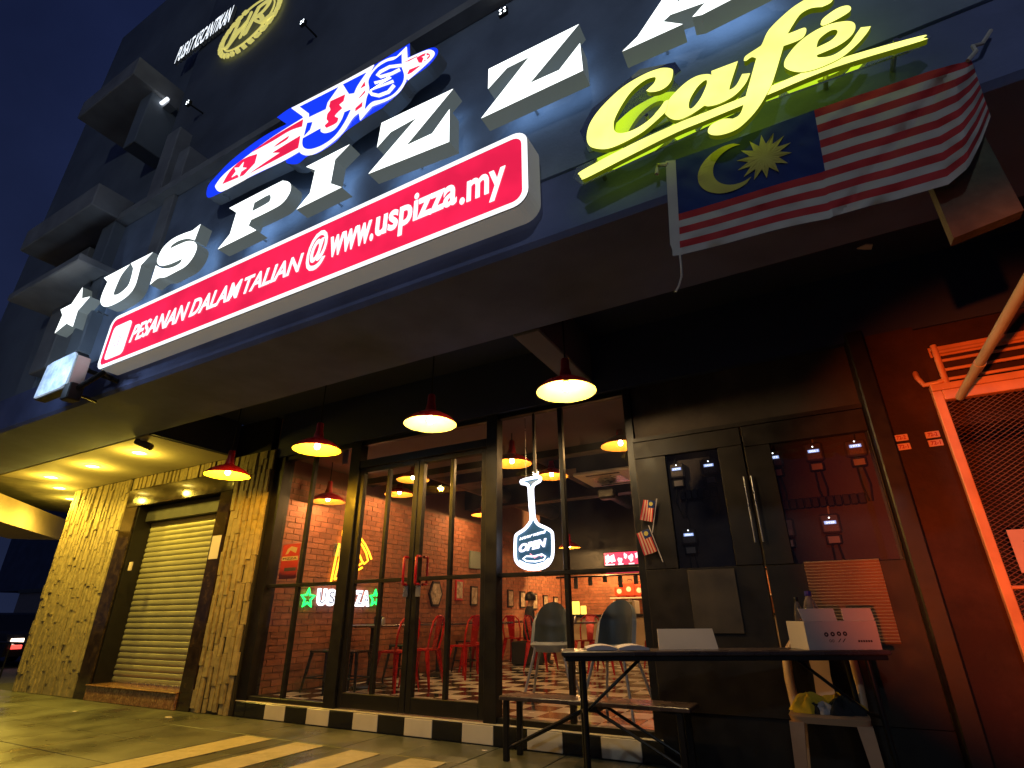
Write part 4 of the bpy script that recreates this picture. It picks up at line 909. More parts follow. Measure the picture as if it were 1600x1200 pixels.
# paper flags on the cabinet
def hand_flag(p, tilt, s, lab):
    t = thing('hand_flag', p, lab, 'flag', 'small striped flags tied to the cupboard')
    R = Matrix.Rotation(math.radians(tilt), 4, 'Y'); T = Matrix.Translation(p)
    b = MB(); b.tube([T @ R @ Vector((.0,-.02,-.14*s)), T @ R @ Vector((0,-.02,.22*s))], .004, 6); b.build('stick', m_paper, t)
    def g(u, v): return T @ R @ Vector((-.01-.13*s*v, -.026-.012*math.sin(5*v+3*u), .19*s-.22*s*u))
    n = 9
    for k in range(n):
        b = MB()
        for i in range(7):
            for j in range(2): b.v.append(tuple(g((.36 if k < 5 else 0)+(1-(.36 if k < 5 else 0))*i/6, (k+j)/n)))
        for i in range(6): b.f.append((2*i,2*i+1,2*i+3,2*i+2)); b.m.append(0)
        b.build('stripe', m_fr if k % 2 == 0 else mat('orange_white_paper',(.62,.40,.28),.7), t)
    b = MB()
    for i in range(5):
        for j in range(5): b.v.append(tuple(g(.35*i/4, 5/9*j/4)))
    for i in range(4):
        for j in range(4): b.f.append((i*5+j,i*5+j+1,i*5+j+6,i*5+j+5)); b.m.append(0)
    b.build('canton', m_fb, t)
    b = MB(); c = g(.17,.27); b.v = [tuple(Vector(c)+Vector((.022*s*math.cos(a),-.004,.022*s*math.sin(a)))) for a in [k*math.pi/6 for k in range(12)]]; b.f = [tuple(range(12))]; b.m = [0]; b.build('emblem', m_fy, t)
hand_flag(aY(1023,812,CY-.01), 14, .78, 'upper small striped flag tied to the cupboard frame')
hand_flag(aY(1028,856,CY-.02), -16, .85, 'lower small striped flag tied to the cupboard frame, tilted down')

# number plates
for (px, py), s, lab in (((1408,684),'72-2','upper plate reading 72-2 of the left pair on the red brown wall'),((1412,698),'72-1','lower plate reading 72-1 of the left pair on the red brown wall'),((1457,679),'72-2','upper plate reading 72-2 of the pair beside the gate'),((1462,692),'72-1','lower plate reading 72-1 of the pair beside the gate')):
    p = aY(px, py, 4.545); t = thing('number_plate', (p.x,4.55,p.z-.03), lab, 'number plate', 'house number plates by the gate')
    b = MB(); b.bbox((p.x-.041,4.541,p.z-.0235),(p.x+.041,4.5495,p.z+.0235), .003); b.build('plate', m_plate, t)
    text_on(s, p.x-.028, p.x+.028, p.z-.014, p.z+.014, onY(4.540), 'digit', m_inkred, t, .03)

# gate
GT = 4.45
gt = thing('steel_gate', (1.6,GT,0), 'steel gate with expanded metal infill and grille box above at the far right', 'gate')
gl = aY(1458,622,GT); gx = gl.x; gz = aY(1470,612,GT).z
def gb(nm, A, B, e=.004, m=m_gate): b = MB(); b.bbox(A, B, e); return b.build(nm, m, gt)
GX2 = gx+1.35
gb('stile', (gx,GT-.03,.02),(gx+.055,GT+.03,gz)); gb('stile', (GX2,GT-.03,.02),(GX2+.055,GT+.03,gz))
gb('head', (gx+.056,GT-.032,gz-.07),(GX2-.001,GT+.03,gz)); gb('head', (gx-.0,GT-.036,gz+.002),(GX2+.05,GT+.03,gz+.05))
zr = aY(1575,918,GT).z; b = MB(); b.tube([(gx+.056,GT-.005,zr),(GX2,GT-.005,zr)], .011, 8); b.build('cross_rod', m_gate, gt, True)
b = MB(); cw, chh = .044, .0135; nx = int((GX2-gx-.056)/cw)
for r in range(int((gz-.12)/chh)):
    z = .06+r*chh
    for c in range(nx*2):
        x = gx+.056+c*cw/2; a, d = (z, z+chh) if (c+r) % 2 == 0 else (z+chh, z)
        b.add([(x,GT,a-.003),(x+cw/2,GT,d-.003),(x+cw/2,GT+.006,d+.003),(x,GT+.006,a+.003)], [(0,1,2,3)])
tag(b.build('expanded_mesh', m_mesh, gt), kind='stuff')
# grille box above the gate
z0 = gz+.052
top = aY(1475,540,GT+.04).z
for dy, xs in ((.0, (gx+.10,)),(.14,(gx+.0,))):
    for x in xs: b = MB(); b.tube([(x,GT+dy,z0),(x,GT+dy,top-.0)], .02, 10); b.build('upright', m_gate, gt, True)
b = MB(); b.tube([(gx+.10,GT,z0+.03),(gx+.05,GT-.0,z0+.015),(gx-.02,GT+.02,z0+.02),(gx-.04,GT+.05,z0+.09),(gx-.03,GT+.12,z0+.16)], .018, 10); b.build('corner_tube', m_gate, gt, True)
for k in range(4):
    z = z0+.05+(top-z0-.05)*k/3; b = MB(); b.tube([(gx+.11,GT+.06+.03*k,z),(GX2+.1,GT+.06+.03*k,z)], .012 if k < 3 else .018, 8); b.build('cross_bar', m_gate, gt, True)
gb('top_plate', (gx+.1,GT+.16,top-.03),(GX2+.1,GT+.17,top+.05))
b = MB(); b.box((gx,7.6,0),(GX2+2,7.65,3)); b.build('stair_wall', m_duct, gt)
pn = aY(1600,900,GT-.02); b = MB(); c0 = aY(1572,828,GT-.02); b.prism([(c0.x,GT-.02,c0.z),(c0.x+.32,GT-.02,c0.z),(c0.x+.32,GT-.02,c0.z-.25),(c0.x,GT-.02,c0.z-.25)], (0,.006,0))
nt_ = thing('gate_notice', (c0.x+.16,GT-.02,c0.z-.25), 'pale notice sheet tied on the mesh of the gate at the right edge', 'notice'); b.build('sheet', m_plate, nt_)
for dz in (.06,.10,.15,.19): text_on('-oo--', c0.x+.06, c0.x+.27, c0.z-dz-.022, c0.z-dz, onY(GT-.021), 'print', m_ink, nt_, .01)
pp = thing('pvc_pipe', aY(1500,618,GT-.06), 'pale plastic pipe running out from the gate head towards the street', 'pipe')
e0 = aY(1500,620,GT-.06); b = MB(); b.tube([e0, (e0.x+.01,2.7,e0.z+.02)], .026, 14); b.build('tube', m_pvc, pp, True)
b = MB(); b.tube([(e0.x+.004,GT-.55,e0.z+.006),(e0.x+.004,GT-.65,e0.z+.007)], .030, 14); b.build('coupling', m_pvc, pp, True)
# red lamp added behind the viewer for the unseen source of the gate's red light
LP, LT = Vector((-.7,-3.4,.55)), Vector((1.42,4.45,1.6)); ld = (LT-LP).normalized()
al = thing('added_red_lamp', (LP.x,LP.y,-.16), 'added red lamp in a hood on a short stand, aimed at the steel gate', 'floodlight')
b = MB(); b.tube([(LP.x,LP.y,-.16),(LP.x,LP.y,LP.z-.1)], .025, 10); b.build('stand', m_black, al, True)
b = MB(); b.tube([LP-ld*.12, LP-ld*.10, LP+ld*.02], [.03,.09,.12], 18, cap=False); b.build('hood', m_black, al, True)
b = MB(); b.tube([LP-ld*.09, LP-ld*.07], [.07,.07], 16); b.build('lens', emat('red_lens',(1,.14,.03),6), al, True)
l = bpy.data.lights.new('added_red_light', 'SPOT'); l.energy = 3000; l.color = (1,.135,.012); l.spot_size = math.radians(24); l.spot_blend = .85; l.shadow_soft_size = .06
o = bpy.data.objects.new('added_red_light', l); COL.objects.link(o); o.parent = al; o.location = LP-Vector(al.location); o.rotation_euler = ld.to_track_quat('-Z','Y').to_euler()

for (px, py), w_, lab in (((263,1121),.05,'small white scrap of litter on the forecourt before the shutter'),((116,1112),.03,'tiny pale scrap of litter on the forecourt near the left pillar'),((757,1173),.025,'tiny pale scrap of litter on the forecourt before the step')):
    p = aZ(px, py, .001); b = MB(); b.prism([p+Vector((w_*math.cos(t)*(1+.3*math.sin(3*t)), w_*.6*math.sin(t), .0)) for t in [k*math.pi/4 for k in range(8)]], (0,0,.004)); tag(b.build('litter_scrap', m_paper), lab, 'litter')
# ---- folding table with things on it
A0, A1 = Vector((-1.50,3.36,.80)), Vector((.27,4.20,.80))
ux = (A1-A0).normalized(); uy = Vector((-ux.y,ux.x,0))
TW = .34
TM = Matrix(((ux.x,uy.x,0,A0.x),(ux.y,uy.y,0,A0.y),(0,0,1,0),(0,0,0,1)))
TL = (A1-A0).length
ta = thing('folding_table', (A0+A1)/2*1 - Vector((0,0,.8)), 'long dark folding table standing in front of the meter cupboard', 'table')
b = MB(); b.bbox((0,0,.772),(TL,TW,.80), .006, 0, TM); b.build('tabletop', m_table, ta)
b = MB(); b.bbox((.02,.012,.745),(TL-.02,.03,.771), .003, 0, TM); b.bbox((.02,TW-.03,.745),(TL-.02,TW-.012,.771), .003, 0, TM); b.build('apron', m_black, ta)
for x in (.13, TL-.13):
    for y in (.04, TW-.04): b = MB(); b.tube([TM @ Vector((x,y,.744)), TM @ Vector((x+(.03 if x > 1 else -.0),y,0))], .016, 10); b.build('leg', m_black, ta, True)
    s = 1 if x < 1 else -1
    b = MB(); b.tube([TM @ Vector((x,TW/2,.45)), TM @ Vector((x+s*.36,TW/2,.74))], .010, 8); b.tube([TM @ Vector((x,.04,.45)), TM @ Vector((x,TW-.04,.45))], .011, 8); b.build('brace', m_black, ta, True)
def on_table(px, py, z=.80): return aZ(px, py, z)
# menus / open binder
def sheet_stack(name, pts, h, mtop, lab, cat):
    b = MB(); b.prism([Vector(p) for p in pts], (0,0,h)); return tag(b.build(name, mtop), lab, cat)
bk = thing('open_binder', TM @ Vector((.33,.2,.80)), 'open binder with white pages lying at the left end of the folding table', 'binder')
for s, nm in ((0,'page_block'),(1,'page_block')):
    b = MB(); n = 8
    for i in range(n+1):
        t = i/n; x = .16+.20*s+.19*t; h = .802+.006+.022*math.sin(math.pi*(t if s else 1-t)*.85+.25)
        for y in (.08,.31): b.v.append(tuple(TM @ Vector((x,y,h)))); b.v.append(tuple(TM @ Vector((x,y,.802))))
    for i in range(n):
        k = i*4; b.f += [(k,k+4,k+6,k+2),(k+1,k+3,k+7,k+5),(k,k+1,k+5,k+4),(k+2,k+6,k+7,k+3)]; b.m += [0]*4
    b.f += [(0,2,3,1),(n*4,n*4+1,n*4+3,n*4+2)]; b.m += [0,0]
    b.build(nm, m_paper, bk, True)
b = MB(); b.bbox((.14,.07,.8003),(.57,.32,.8018), .0005, 0, TM); b.build('cover', m_black, bk)
# pale board leaning on the table
lb = thing('pale_board', TM @ Vector((.78,.2,.80)), 'blank pale board propped up at the middle of the folding table', 'board')
q0, q1 = TM @ Vector((.62,.14,.801)), TM @ Vector((.99,.14,.801)); top_ = Vector((0,0,.0))+uy*.07
hgt_ = .118
b = MB(); b.prism([q0, q1, q1+uy*.06+Vector((0,0,hgt_))-ux*.006, q0+uy*.06+Vector((0,0,hgt_))+ux*.012], uy*.012); b.build('board', m_card, lb)
b = MB(); b.prism([q0+uy*.13+ux*.15, q0+uy*.13+ux*.2, q0+uy*.066+ux*.19+Vector((0,0,hgt_*.9)), q0+uy*.066+ux*.16+Vector((0,0,hgt_*.9))], uy*.004); b.build('prop', m_card, lb)
# carton with bottles
cx0, cx1 = TL-.46, TL-.03
cb = thing('open_carton', TM @ Vector(((cx0+cx1)/2,.2,.80)), 'open white carton with printed symbols at the right end of the folding table', 'carton')
y0, y1 = .035, .30
H = .20
def cpanel(p0, p1, n, h, nm, z=.801): b = MB(); b.prism([TM @ Vector((*p0,z)), TM @ Vector((*p1,z)), TM @ Vector((*p1,z+h)), TM @ Vector((*p0,z+h))], (TM.to_3x3() @ Vector((*n,0)))*.005); return b.build(nm, m_card, cb)
cpanel((cx0,y0),(cx1,y0),(0,1),.158,'front_panel'); cpanel((cx0,y1),(cx1,y1),(0,-1),.158,'back_panel'); cpanel((cx0,y0+.006),(cx0,y1-.006),(1,0),.158,'side_panel'); cpanel((cx1,y0+.006),(cx1,y1-.006),(-1,0),.158,'side_panel')
b = MB(); b.prism([TM @ Vector((x,y,.9592)) for x, y in ((cx0+.001,y0),(cx0+.20,y0),(cx0+.195,y0-.006),(cx0-.005,y0-.006))], (0,0,.001)); 
for xa, xb, ex in ((cx0,cx0+.205,-.012),(cx0+.245,cx1,.006)):
    b = MB(); b.prism([TM @ Vector((xa,y0+.004,.960)), TM @ Vector((xb,y0+.004,.960)), TM @ Vector((xb,y0+.02,1.032)), TM @ Vector((xa+ex,y0+.02,1.032))], (TM.to_3x3() @ Vector((0,1,0)))*.004); b.build('flap', m_card, cb)
b = MB(); b.bbox((cx0,y0,.8003),(cx1,y1,.8008), .0001, 0, TM); b.build('base', m_card, cb)
fr = lambda v: tuple(TM @ Vector((v.x, y0-.0008-v.z*.2, v.y)))
for k, (x, z) in enumerate(((.12,.885),(.158,.887),(.196,.889),(.232,.889))):
    put(curve_mesh([[Vector((cx0+x+.013*math.cos(a), z+.013*math.sin(a))) for a in [i*math.pi/8 for i in range(16)]], [Vector((cx0+x+.005*math.cos(a), z+.005*math.sin(a))) for a in [i*math.pi/3+.5 for i in range(6)]]], .001), fr, 'printed_symbol', m_ink, m_ink, cb)
for s, x0, x1, z0, z1 in (('oo',.13,.16,.842,.858),('//',.18,.23,.842,.862),('■■■■■',.30,.385,.842,.853)):
    if s[0] == '■':
        for i in range(6): put(curve_mesh([[Vector((cx0+x0+i*.0145, z0)),Vector((cx0+x0+i*.0145+.011, z0)),Vector((cx0+x0+i*.0145+.011, z1)),Vector((cx0+x0+i*.0145, z1))]], .001), fr, 'printed_symbol', m_ink, m_ink, cb)
    else: text_on(s, cx0+x0, cx0+x1, z0, z1, fr, 'printed_symbol', m_ink, cb, .0, 0, .001)
for (x, y, r), lab in (((.13,.19,.050),'larger clear bottle with blue cap standing inside the white carton'),((.06,.22,.03),'smaller clear bottle with dark cap at the left inside the carton')):
    p = TM @ Vector((cx0+x,y,.802)); t = thing('plastic_bottle', p, lab, 'bottle', 'bottles in the carton'); hb = .335 if r > .04 else .30
    b = MB(); b.lathe([(0,0),(r*.9,0),(r,.012),(r,hb*.58),(r*.96,hb*.66),(r*.62,hb*.82),(r*.36,hb*.9),(r*.34,hb*.95)], c=p, n=28); b.build('body', m_bottle, t, True)
    b = MB(); b.lathe([(r*.40,hb*.92),(r*.42,hb*.925),(r*.42,hb),(r*.38,hb*1.005),(0,hb*1.005)], c=p, n=20); b.build('cap', m_capblue if r > .04 else m_black, t, True)
# low bench table
lt = thing('low_folding_bench', (-1.75,4.3,0), 'low dark folding bench with crossed legs in front of the chequered step', 'bench')
bx0, bx1, by0, by1, bz = -2.42, -.95, 4.18, 4.46, .43
b = MB(); b.bbox((bx0,by0,bz-.03),(bx1,by1,bz), .005); b.build('bench_top', m_table, lt)
for x in (bx0+.05, bx1-.08):
    for y in (by0+.03, by1-.03): b = MB(); b.bbox((x-.022,y-.018,0),(x+.022,y+.018,bz-.031), .004); b.build('leg', m_black, lt)
for y in (by0+.03, by1-.03):
    b = MB(); b.tube([(bx0+.06,y,.08),((bx0+bx1)/2,y,bz-.04)], .012, 8); b.tube([((bx0+bx1)/2+.02,y,bz-.04),(bx1-.09,y,.08)], .012, 8); b.build('cross_brace', m_black, lt, True)
b = MB(); b.bbox(((bx0+bx1)/2-.05,by0+.02,bz-.07),((bx0+bx1)/2+.07,by1-.02,bz-.031), .004); b.build('hinge_block', m_black, lt)

# cream plastic chair with a football jersey like cloth
pc = thing('plastic_chair', (-.13,4.27,0), 'cream plastic chair facing out under the right end of the folding table', 'chair')
ccx, cfy, cby = -.135, 4.08, 4.46
b = MB()
def rr(z, ins, fy=cfy, by=cby, w=.215):
    return [Vector((ccx+x, y, z)) for x, y in rrect(-w+ins, w-ins, fy+ins, by-ins, .06, 4)]
r0, r1, r2 = rr(.405,.01), rr(.44,0), rr(.452,.02); n = len(r0)
b.add(r0+r1+r2, [tuple(range(n-1,-1,-1)), tuple(range(2*n,3*n))]+[(i,(i+1)%n,n+(i+1)%n,n+i) for i in range(n)]+[(n+i,n+(i+1)%n,2*n+(i+1)%n,2*n+i) for i in range(n)])
b.build('seat', m_chair, pc, True)
for sx in (-1,1):
    for yy, ey in ((cfy+.03,-.05),(cby-.03,.05)):
        b = MB(); x0 = ccx+sx*.175
        b.add([(x0-.04,yy-.025,.41),(x0+.04,yy-.025,.41),(x0+.04,yy+.025,.41),(x0-.04,yy+.025,.41),
               (x0+sx*.035-.026,yy+ey-.018,0),(x0+sx*.035+.026,yy+ey-.018,0),(x0+sx*.035+.026,yy+ey+.018,0),(x0+sx*.035-.026,yy+ey+.018,0)], [(0,1,5,4),(1,2,6,5),(2,3,7,6),(3,0,4,7),(4,5,6,7),(3,2,1,0)]); b.build('leg', m_chair, pc)
for sx in (-1,1):
    b = MB(); b.tube([(ccx+sx*.19,cby-.02,.43),(ccx+sx*.20,cby+.02,.6),(ccx+sx*.195,cby+.05,.74),(ccx+sx*.14,cby+.07,.82),(ccx,cby+.075,.835)], [.03,.03,.03,.028,.028], 10); b.build('back_post', m_chair, pc, True)
b = MB()
for k, w in enumerate((.065,.055,.05,.06,.08)):
    z = .43+.4*k/4; y = cby-.015+.085*k/4
    b.v += [(ccx-w,y-.008,z),(ccx+w,y-.008,z),(ccx+w,y+.008,z),(ccx-w,y+.008,z)]
for k in range(4):
    for i in range(4): b.f.append((k*4+i,k*4+(i+1)%4,k*4+4+(i+1)%4,k*4+4+i)); b.m.append(0)
b.build('back_splat', m_chair, pc)
cl = thing('folded_cloth', (ccx,4.25,.452), 'crumpled yellow and black cloth lying on the cream plastic chair', 'cloth')
def heap(cx, cy, rx, ry, h, m, seed, nm):
    rnd = random.Random(seed); b = MB(); n, k = 30, 10; ph = [rnd.uniform(0,6.28) for _ in range(6)]
    for j in range(k+1):
        for i in range(n):
            a = 2*math.pi*i/n; t = j/k; r = 1-t**1.6; wv = 1+.16*math.sin(3*a+ph[0])+.10*math.sin(7*a+ph[1])
            z = h*(math.sin(t*math.pi/2))*(1+.28*math.sin(4*a+ph[2]+3*t)+.18*math.sin(9*a+ph[3]+5*t))
            b.v.append((cx+rx*r*wv*math.cos(a), cy+ry*r*wv*math.sin(a), .4535+max(0,z)))
    for j in range(k):
        for i in range(n): b.f.append((j*n+i,j*n+(i+1)%n,(j+1)*n+(i+1)%n,(j+1)*n+i)); b.m.append(0)
    b.build(nm, m, cl, True)
heap(ccx-.10,4.22,.115,.10,.075,m_cloth_y,1,'yellow_fold'); heap(ccx+.06,4.30,.14,.10,.07,m_cloth_y,2,'yellow_fold'); heap(ccx+.085,4.19,.10,.08,.068,m_cloth_k,3,'black_fold'); heap(ccx-.01,4.17,.07,.06,.045,mat('grey_cloth',(.45,.40,.38),.85,var=.2,scale=20),4,'grey_fold'); heap(ccx-.06,4.15,.05,.04,.04,m_cloth_k,5,'black_fold')

# ================================================================== INTERIOR
def tube_loop(pts3, r, name, m, parent, closed=False): b = MB(); b.tube(pts3, r, 8, closed=closed); return b.build(name, m, parent, True)
# neon pizza sign and text on the brick wall
NX = XL+.05
pz = thing('neon_pizza_sign', aX(545,870,NX), 'yellow and purple neon pizza slice on the brick wall inside', 'neon sign')
nz = lambda pts: [aX(500+x*.15,780+y*.15,NX) for x, y in pts]
for pts, m in (([(270,300),(240,330),(235,380),(260,385),(200,640),(150,830),(215,800)],E_neony),([(200,460),(175,560),(110,880)],E_neony),([(150,835),(240,800),(330,730),(450,660)],E_neony),([(115,875),(210,865),(240,840)],E_neony),
       ([(410,385),(470,470),(510,550),(535,625)],E_neony),([(380,410),(440,480),(480,560),(500,640),(460,675),(440,650),(410,580),(365,510)],E_neony),([(375,750),(440,712)],E_neony),([(340,775),(360,760)],E_neony),([(260,385),(320,360),(385,400)],E_neony),
       ([(280,470),(250,500),(255,550),(290,560)],E_neonp),([(235,650),(210,690),(215,750),(240,770),(275,740),(280,680)],E_neonp),([(355,680),(390,650),(395,610),(370,575),(340,590)],E_neonp)):
    tube_loop(nz(pts), .014, 'neon_tube', m, pz)
b = MB()
for x, y in ((210,520),(330,420),(400,700),(200,850)): p = nz([(x,y)])[0]; b.tube([p, p-Vector((.05,0,0))], .008, 6)
b.build('stand_off', m_duct, pz)
p = nz([(210,530)])[0]; b = MB(); b.bbox((XL,p.y-.10,p.z-.09),(XL+.05,p.y+.10,p.z+.09), .006); b.build('transformer_box', m_steel, pz)
l = bpy.data.lights.new('neon_glow', 'AREA'); l.shape = 'RECTANGLE'; l.size = .5; l.size_y = .5; l.energy = 3.5; l.color = (1,.42,.06)
o = bpy.data.objects.new('neon_glow', l); COL.objects.link(o); c = nz([(320,600)])[0]; o.location = c-Vector(pz.location)+Vector((.01,0,0)); o.rotation_euler = (0, math.radians(90), 0); o.parent = pz
us = thing('neon_text_sign', aX(535,935,NX), 'white neon US PIZZA lettering between two green stars on the brick wall', 'neon sign')
ya, yb = aX(497,935,NX).y, aX(578,935,NX).y; za, zb = aX(535,947,NX).z, aX(535,921,NX).z
for s, f0, f1 in (('U',0,.15),('S',.17,.31),('P',.36,.50),('I',.525,.565),('Z',.59,.71),('Z',.725,.845),('A',.855,1.0)):
    vs, fs = text_mesh(s, .055, 0); put((fit(vs, ya+(yb-ya)*f0, ya+(yb-ya)*f1, za, zb, .03), fs), onX(NX), 'neon_letter', E_neonw, E_neonw, us)
    vs, fs = text_mesh(s, -.012, 0); d = (yb-ya)*.022; put((fit(vs, ya+(yb-ya)*f0+d, ya+(yb-ya)*f1-d, za+.035, zb-.035, .006), fs), onX(NX+.004), 'letter_core', m_duct, m_duct, us)
for px in (481,586):
    c = aX(px,935,NX); pts = [(c.x, c.y+rr_*math.sin(a)*1.1, c.z+rr_*math.cos(a)*1.15) for i in range(10) for a, rr_ in [(math.pi*i/5, .105 if i % 2 == 0 else .046)]]
    tube_loop(pts, .016, 'neon_star', E_neong, us, True)
# paddle shaped OPEN sign hanging behind the glass
OY = 4.80
op = thing('neon_open_sign', aY(829,745,OY), 'white neon pizza paddle sign reading OPEN hanging inside the glass', 'neon sign')
ko = lambda pts: [(790+x*90/635, 730+y*90/635, *r) for x, y, *r in pts]
outl = [(175,150),(270,122),(375,110),(378,150),(330,180),(300,215),(298,300),(308,450),(318,560),(360,630),(440,668),(505,710),(518,760),(522,900),(510,1000),(460,1080),(370,1118),(270,1122),(180,1095),(120,1040),(105,960),(108,790),(125,740),(200,690),(255,630),(282,570),(272,450),(262,300),(255,215),(225,185),(180,178)]
L = [aY(p[0],p[1],OY) for p in ko([tuple(v) for v in crm(outl,3)])]
tube_loop(L, .0155, 'neon_tube', E_neonw, op, True)
put(curve_mesh([[Vector((p.x,p.z)) for p in L]], .006), onY(OY+.02), 'backing_panel', emat('teal_backing',(.03,.085,.15),.5,(.02,.09,.14)), m_duct, op)
def oqd(x0, x1, y0, y1): a, c = aY(790+x0*.1417,730+y1*.1417,OY), aY(790+x1*.1417,730+y0*.1417,OY); return a.x, c.x, a.z, c.z
def tilted(x0, x1, z0, z1, sl): return lambda v: (v.x, OY+.005-v.z, v.y+(v.x-x0)*sl)
for s, r, m, sl, bo in (('NOW WE’RE',(150,440,755,805),E_neonw,.18,.02),('OPEN',(150,440,835,935),E_neonr,.14,.0)):
    x0, x1, z0, z1 = oqd(*r)
    if s == 'OPEN':
        vs, fs = text_mesh(s, .05, .22); put((fit(vs,x0-.006,x1+.006,z0-.006,z1+.006,.004),fs), tilted(x0,x1,z0,z1,sl), 'neon_letter', E_neonw, E_neonw, op)
        vs, fs = text_mesh(s, -.008, .22); put((fit(vs,x0,x1,z0,z1,.008),fs), (lambda f: lambda v: (f(v)[0], f(v)[1]-.006, f(v)[2]))(tilted(x0,x1,z0,z1,sl)), 'neon_letter', E_neonr, E_neonr, op)
    else: vs, fs = text_mesh(s, bo, .25); put((fit(vs,x0,x1,z0,z1,.008),fs), tilted(x0,x1,z0,z1,sl), 'neon_letter', m, m, op)
def px_o(pts): return [aY(790+x*.1417,730+y*.1417,OY-.002) for x, y in pts]
tube_loop(px_o([(190,1010),(230,980),(300,985),(400,960),(440,985),(420,1020),(330,1040),(230,1035)]), .007, 'neon_tube', E_neonw, op, True)
tube_loop(px_o([(270,955),(320,1000),(370,965),(400,985)]), .006, 'neon_tube', E_neonr, op)
tube_loop(px_o([(150,1035),(230,1075),(320,1085),(420,1060),(480,1010)]), .011, 'neon_tube', E_neonw, op)
b = MB(); t0 = aY(822,747,OY); b.tube([t0,(t0.x,OY,3.03)], .003, 6); t0 = aY(838,745,OY); b.tube([t0,(t0.x,OY,3.03)], .003, 6); b.build('hanging_wire', m_steel, op)
# poster on the first fixed pane, taped inside
pj = thing('red_poster', aY(451,880,4.72), 'red promotional poster taped inside the first glass pane', 'poster')
q = [aY(x,y,4.72) for x, y in ((442,851),(470,849),(462,903),(436,906))]
x0, x1, z0, z1 = (q[0].x+q[3].x)/2, (q[1].x+q[2].x)/2, (q[2].z+q[3].z)/2, (q[0].z+q[1].z)/2
m_post = mat('poster_red', (.55,.05,.02), .5, var=.1); m_post2 = mat('poster_cream', (.62,.48,.30), .5)
b = MB(); b.box((x0,4.72,z0),(x1,4.7215,z1)); b.build('sheet', m_post, pj)
b = MB(); b.box((x0+.01,4.7185,z0+(z1-z0)*.52),(x1-.01,4.7195,z0+(z1-z0)*.64)); b.build('band', m_post2, pj)
heapv = [Vector((x0+(x1-x0)*u, z0+(z1-z0)*v)) for u, v in ((.2,.70),(.35,.72),(.45,.82),(.8,.72),(.85,.88),(.5,.93),(.3,.86))]
put(curve_mesh([heapv], .001), onY(4.7185), 'picture', m_post2, m_post2, pj)
text_on('PIZZA', x0+.03, x1-.03, z0+(z1-z0)*.55, z0+(z1-z0)*.61, onY(4.7183), 'lettering', m_ink, pj, .02)
b = MB(); b.box((x0+.08,4.7185,z0+.09),(x1-.02,4.7195,z0+.13)); b.build('band', m_meter, pj)
small('paper_sheet', 540,715, 4.73, .10,.17, m_paper, 'small pale paper stuck high inside the glass left of the doors', 'paper', .002)
# pictures along the brick wall
m_pic = mat('picture_print', (.30,.22,.16), .5, var=.5, scale=14, col2=(.62,.55,.45), c2amt=.4, c2scale=9)
for px, py, lab, sh in ((680,928,'hexagonal framed picture on the brick wall seen through the right door','hex'),(717,922,'small red framed picture next to the hexagonal one','r'),(740,931,'dark framed picture on the brick wall beside the right door post','r'),
                (797,935,'first framed picture right of the door post on the far brick wall','r'),(816,937,'second framed picture right of the door post on the far brick wall','r'),(835,940,'third framed picture right of the door post, above the seated person','r'),(852,942,'fourth framed picture on the far brick wall','r'),(868,944,'fifth and farthest framed picture on the brick wall','r')):
    p = aX(px, py, XL+.02); t = thing('framed_picture', p, lab, 'picture', 'pictures along the brick wall')
    w, h = .24, .36
    if sh == 'hex': loop = [(.2*math.cos(a), .24*math.sin(a)) for a in [k*math.pi/3 for k in range(6)]]
    else: loop = [(-w/2,-h/2),(w/2,-h/2),(w/2,h/2),(-w/2,h/2)]
    b = MB(); b.prism([(XL+.012, p.y+u, p.z+v) for u, v in loop], (.03,0,0)); b.build('frame', m_black if px != 717 else m_redpaint, t)
    b = MB(); b.v = [(XL+.0435, p.y+u*.82, p.z+v*.82) for u, v in loop]; b.f = [tuple(range(len(loop)))]; b.m = [0]; b.build('print', m_pic, t)
tv = thing('wall_board', aX(748,878,XL+.06), 'dull green grey board high on the brick wall beside the right door post', 'board')
q0, q1 = aX(735,888,XL+.06), aX(770,866,XL+.06); b = MB(); b.bbox((XL+.012,q0.y,q0.z),(XL+.06,q1.y,q1.z), .01); b.build('panel', mat('board_green',(.12,.15,.13),.5), tv)

# furniture prototypes
FZ = .16
def red_chair(label, group):
    t = thing('metal_chair', (0,0,0), label, 'chair', group)
    b = MB(); s = [Vector((x,y,0)) for x, y in rrect(-.18,.18,-.18,.18,.07,4)]; n = len(s)
    b.add([v+Vector((0,0,.43)) for v in s]+[v*1.0+Vector((0,0,.452)) for v in s], [tuple(range(n-1,-1,-1)), tuple(range(n,2*n))]+[(i,(i+1)%n,n+(i+1)%n,n+i) for i in range(n)]); b.build('seat', m_redmetal, t, True, local=True)
    for sx in (-1,1):
        for sy in (-1,1):
            b = MB(); x, y = sx*.15, sy*.15; ex, ey = sx*.22, sy*.23
            b.add([(x-sx*.05,y,.435),(x+sx*.03,y+sy*.0,.435),(x+sx*.03,y+sy*.03,.435),(x,y-sy*.05,.435),(ex-sx*.022,ey,0),(ex,ey,0),(ex,ey+sy*.0,0),(ex,ey-sy*.022,0)], [(0,1,5,4),(1,2,6,5),(2,3,7,6),(3,0,4,7)]); b.build('leg', m_redmetal, t, local=True)
    b = MB(); b.tube([(-.17,.15,.44),(-.19,.19,.62),(-.17,.22,.78),(-.10,.235,.845),(0,.24,.855),(.10,.235,.845),(.17,.22,.78),(.19,.19,.62),(.17,.15,.44)], .014, 8); b.build('back_frame', m_redmetal, t, True, local=True)
    b = MB(); b.prism([(-.055,.16,.45),(.055,.16,.45),(.09,.236,.84),(-.09,.236,.84)], (0,.006,0)); b.build('back_splat', m_redmetal, t, local=True)
    return t
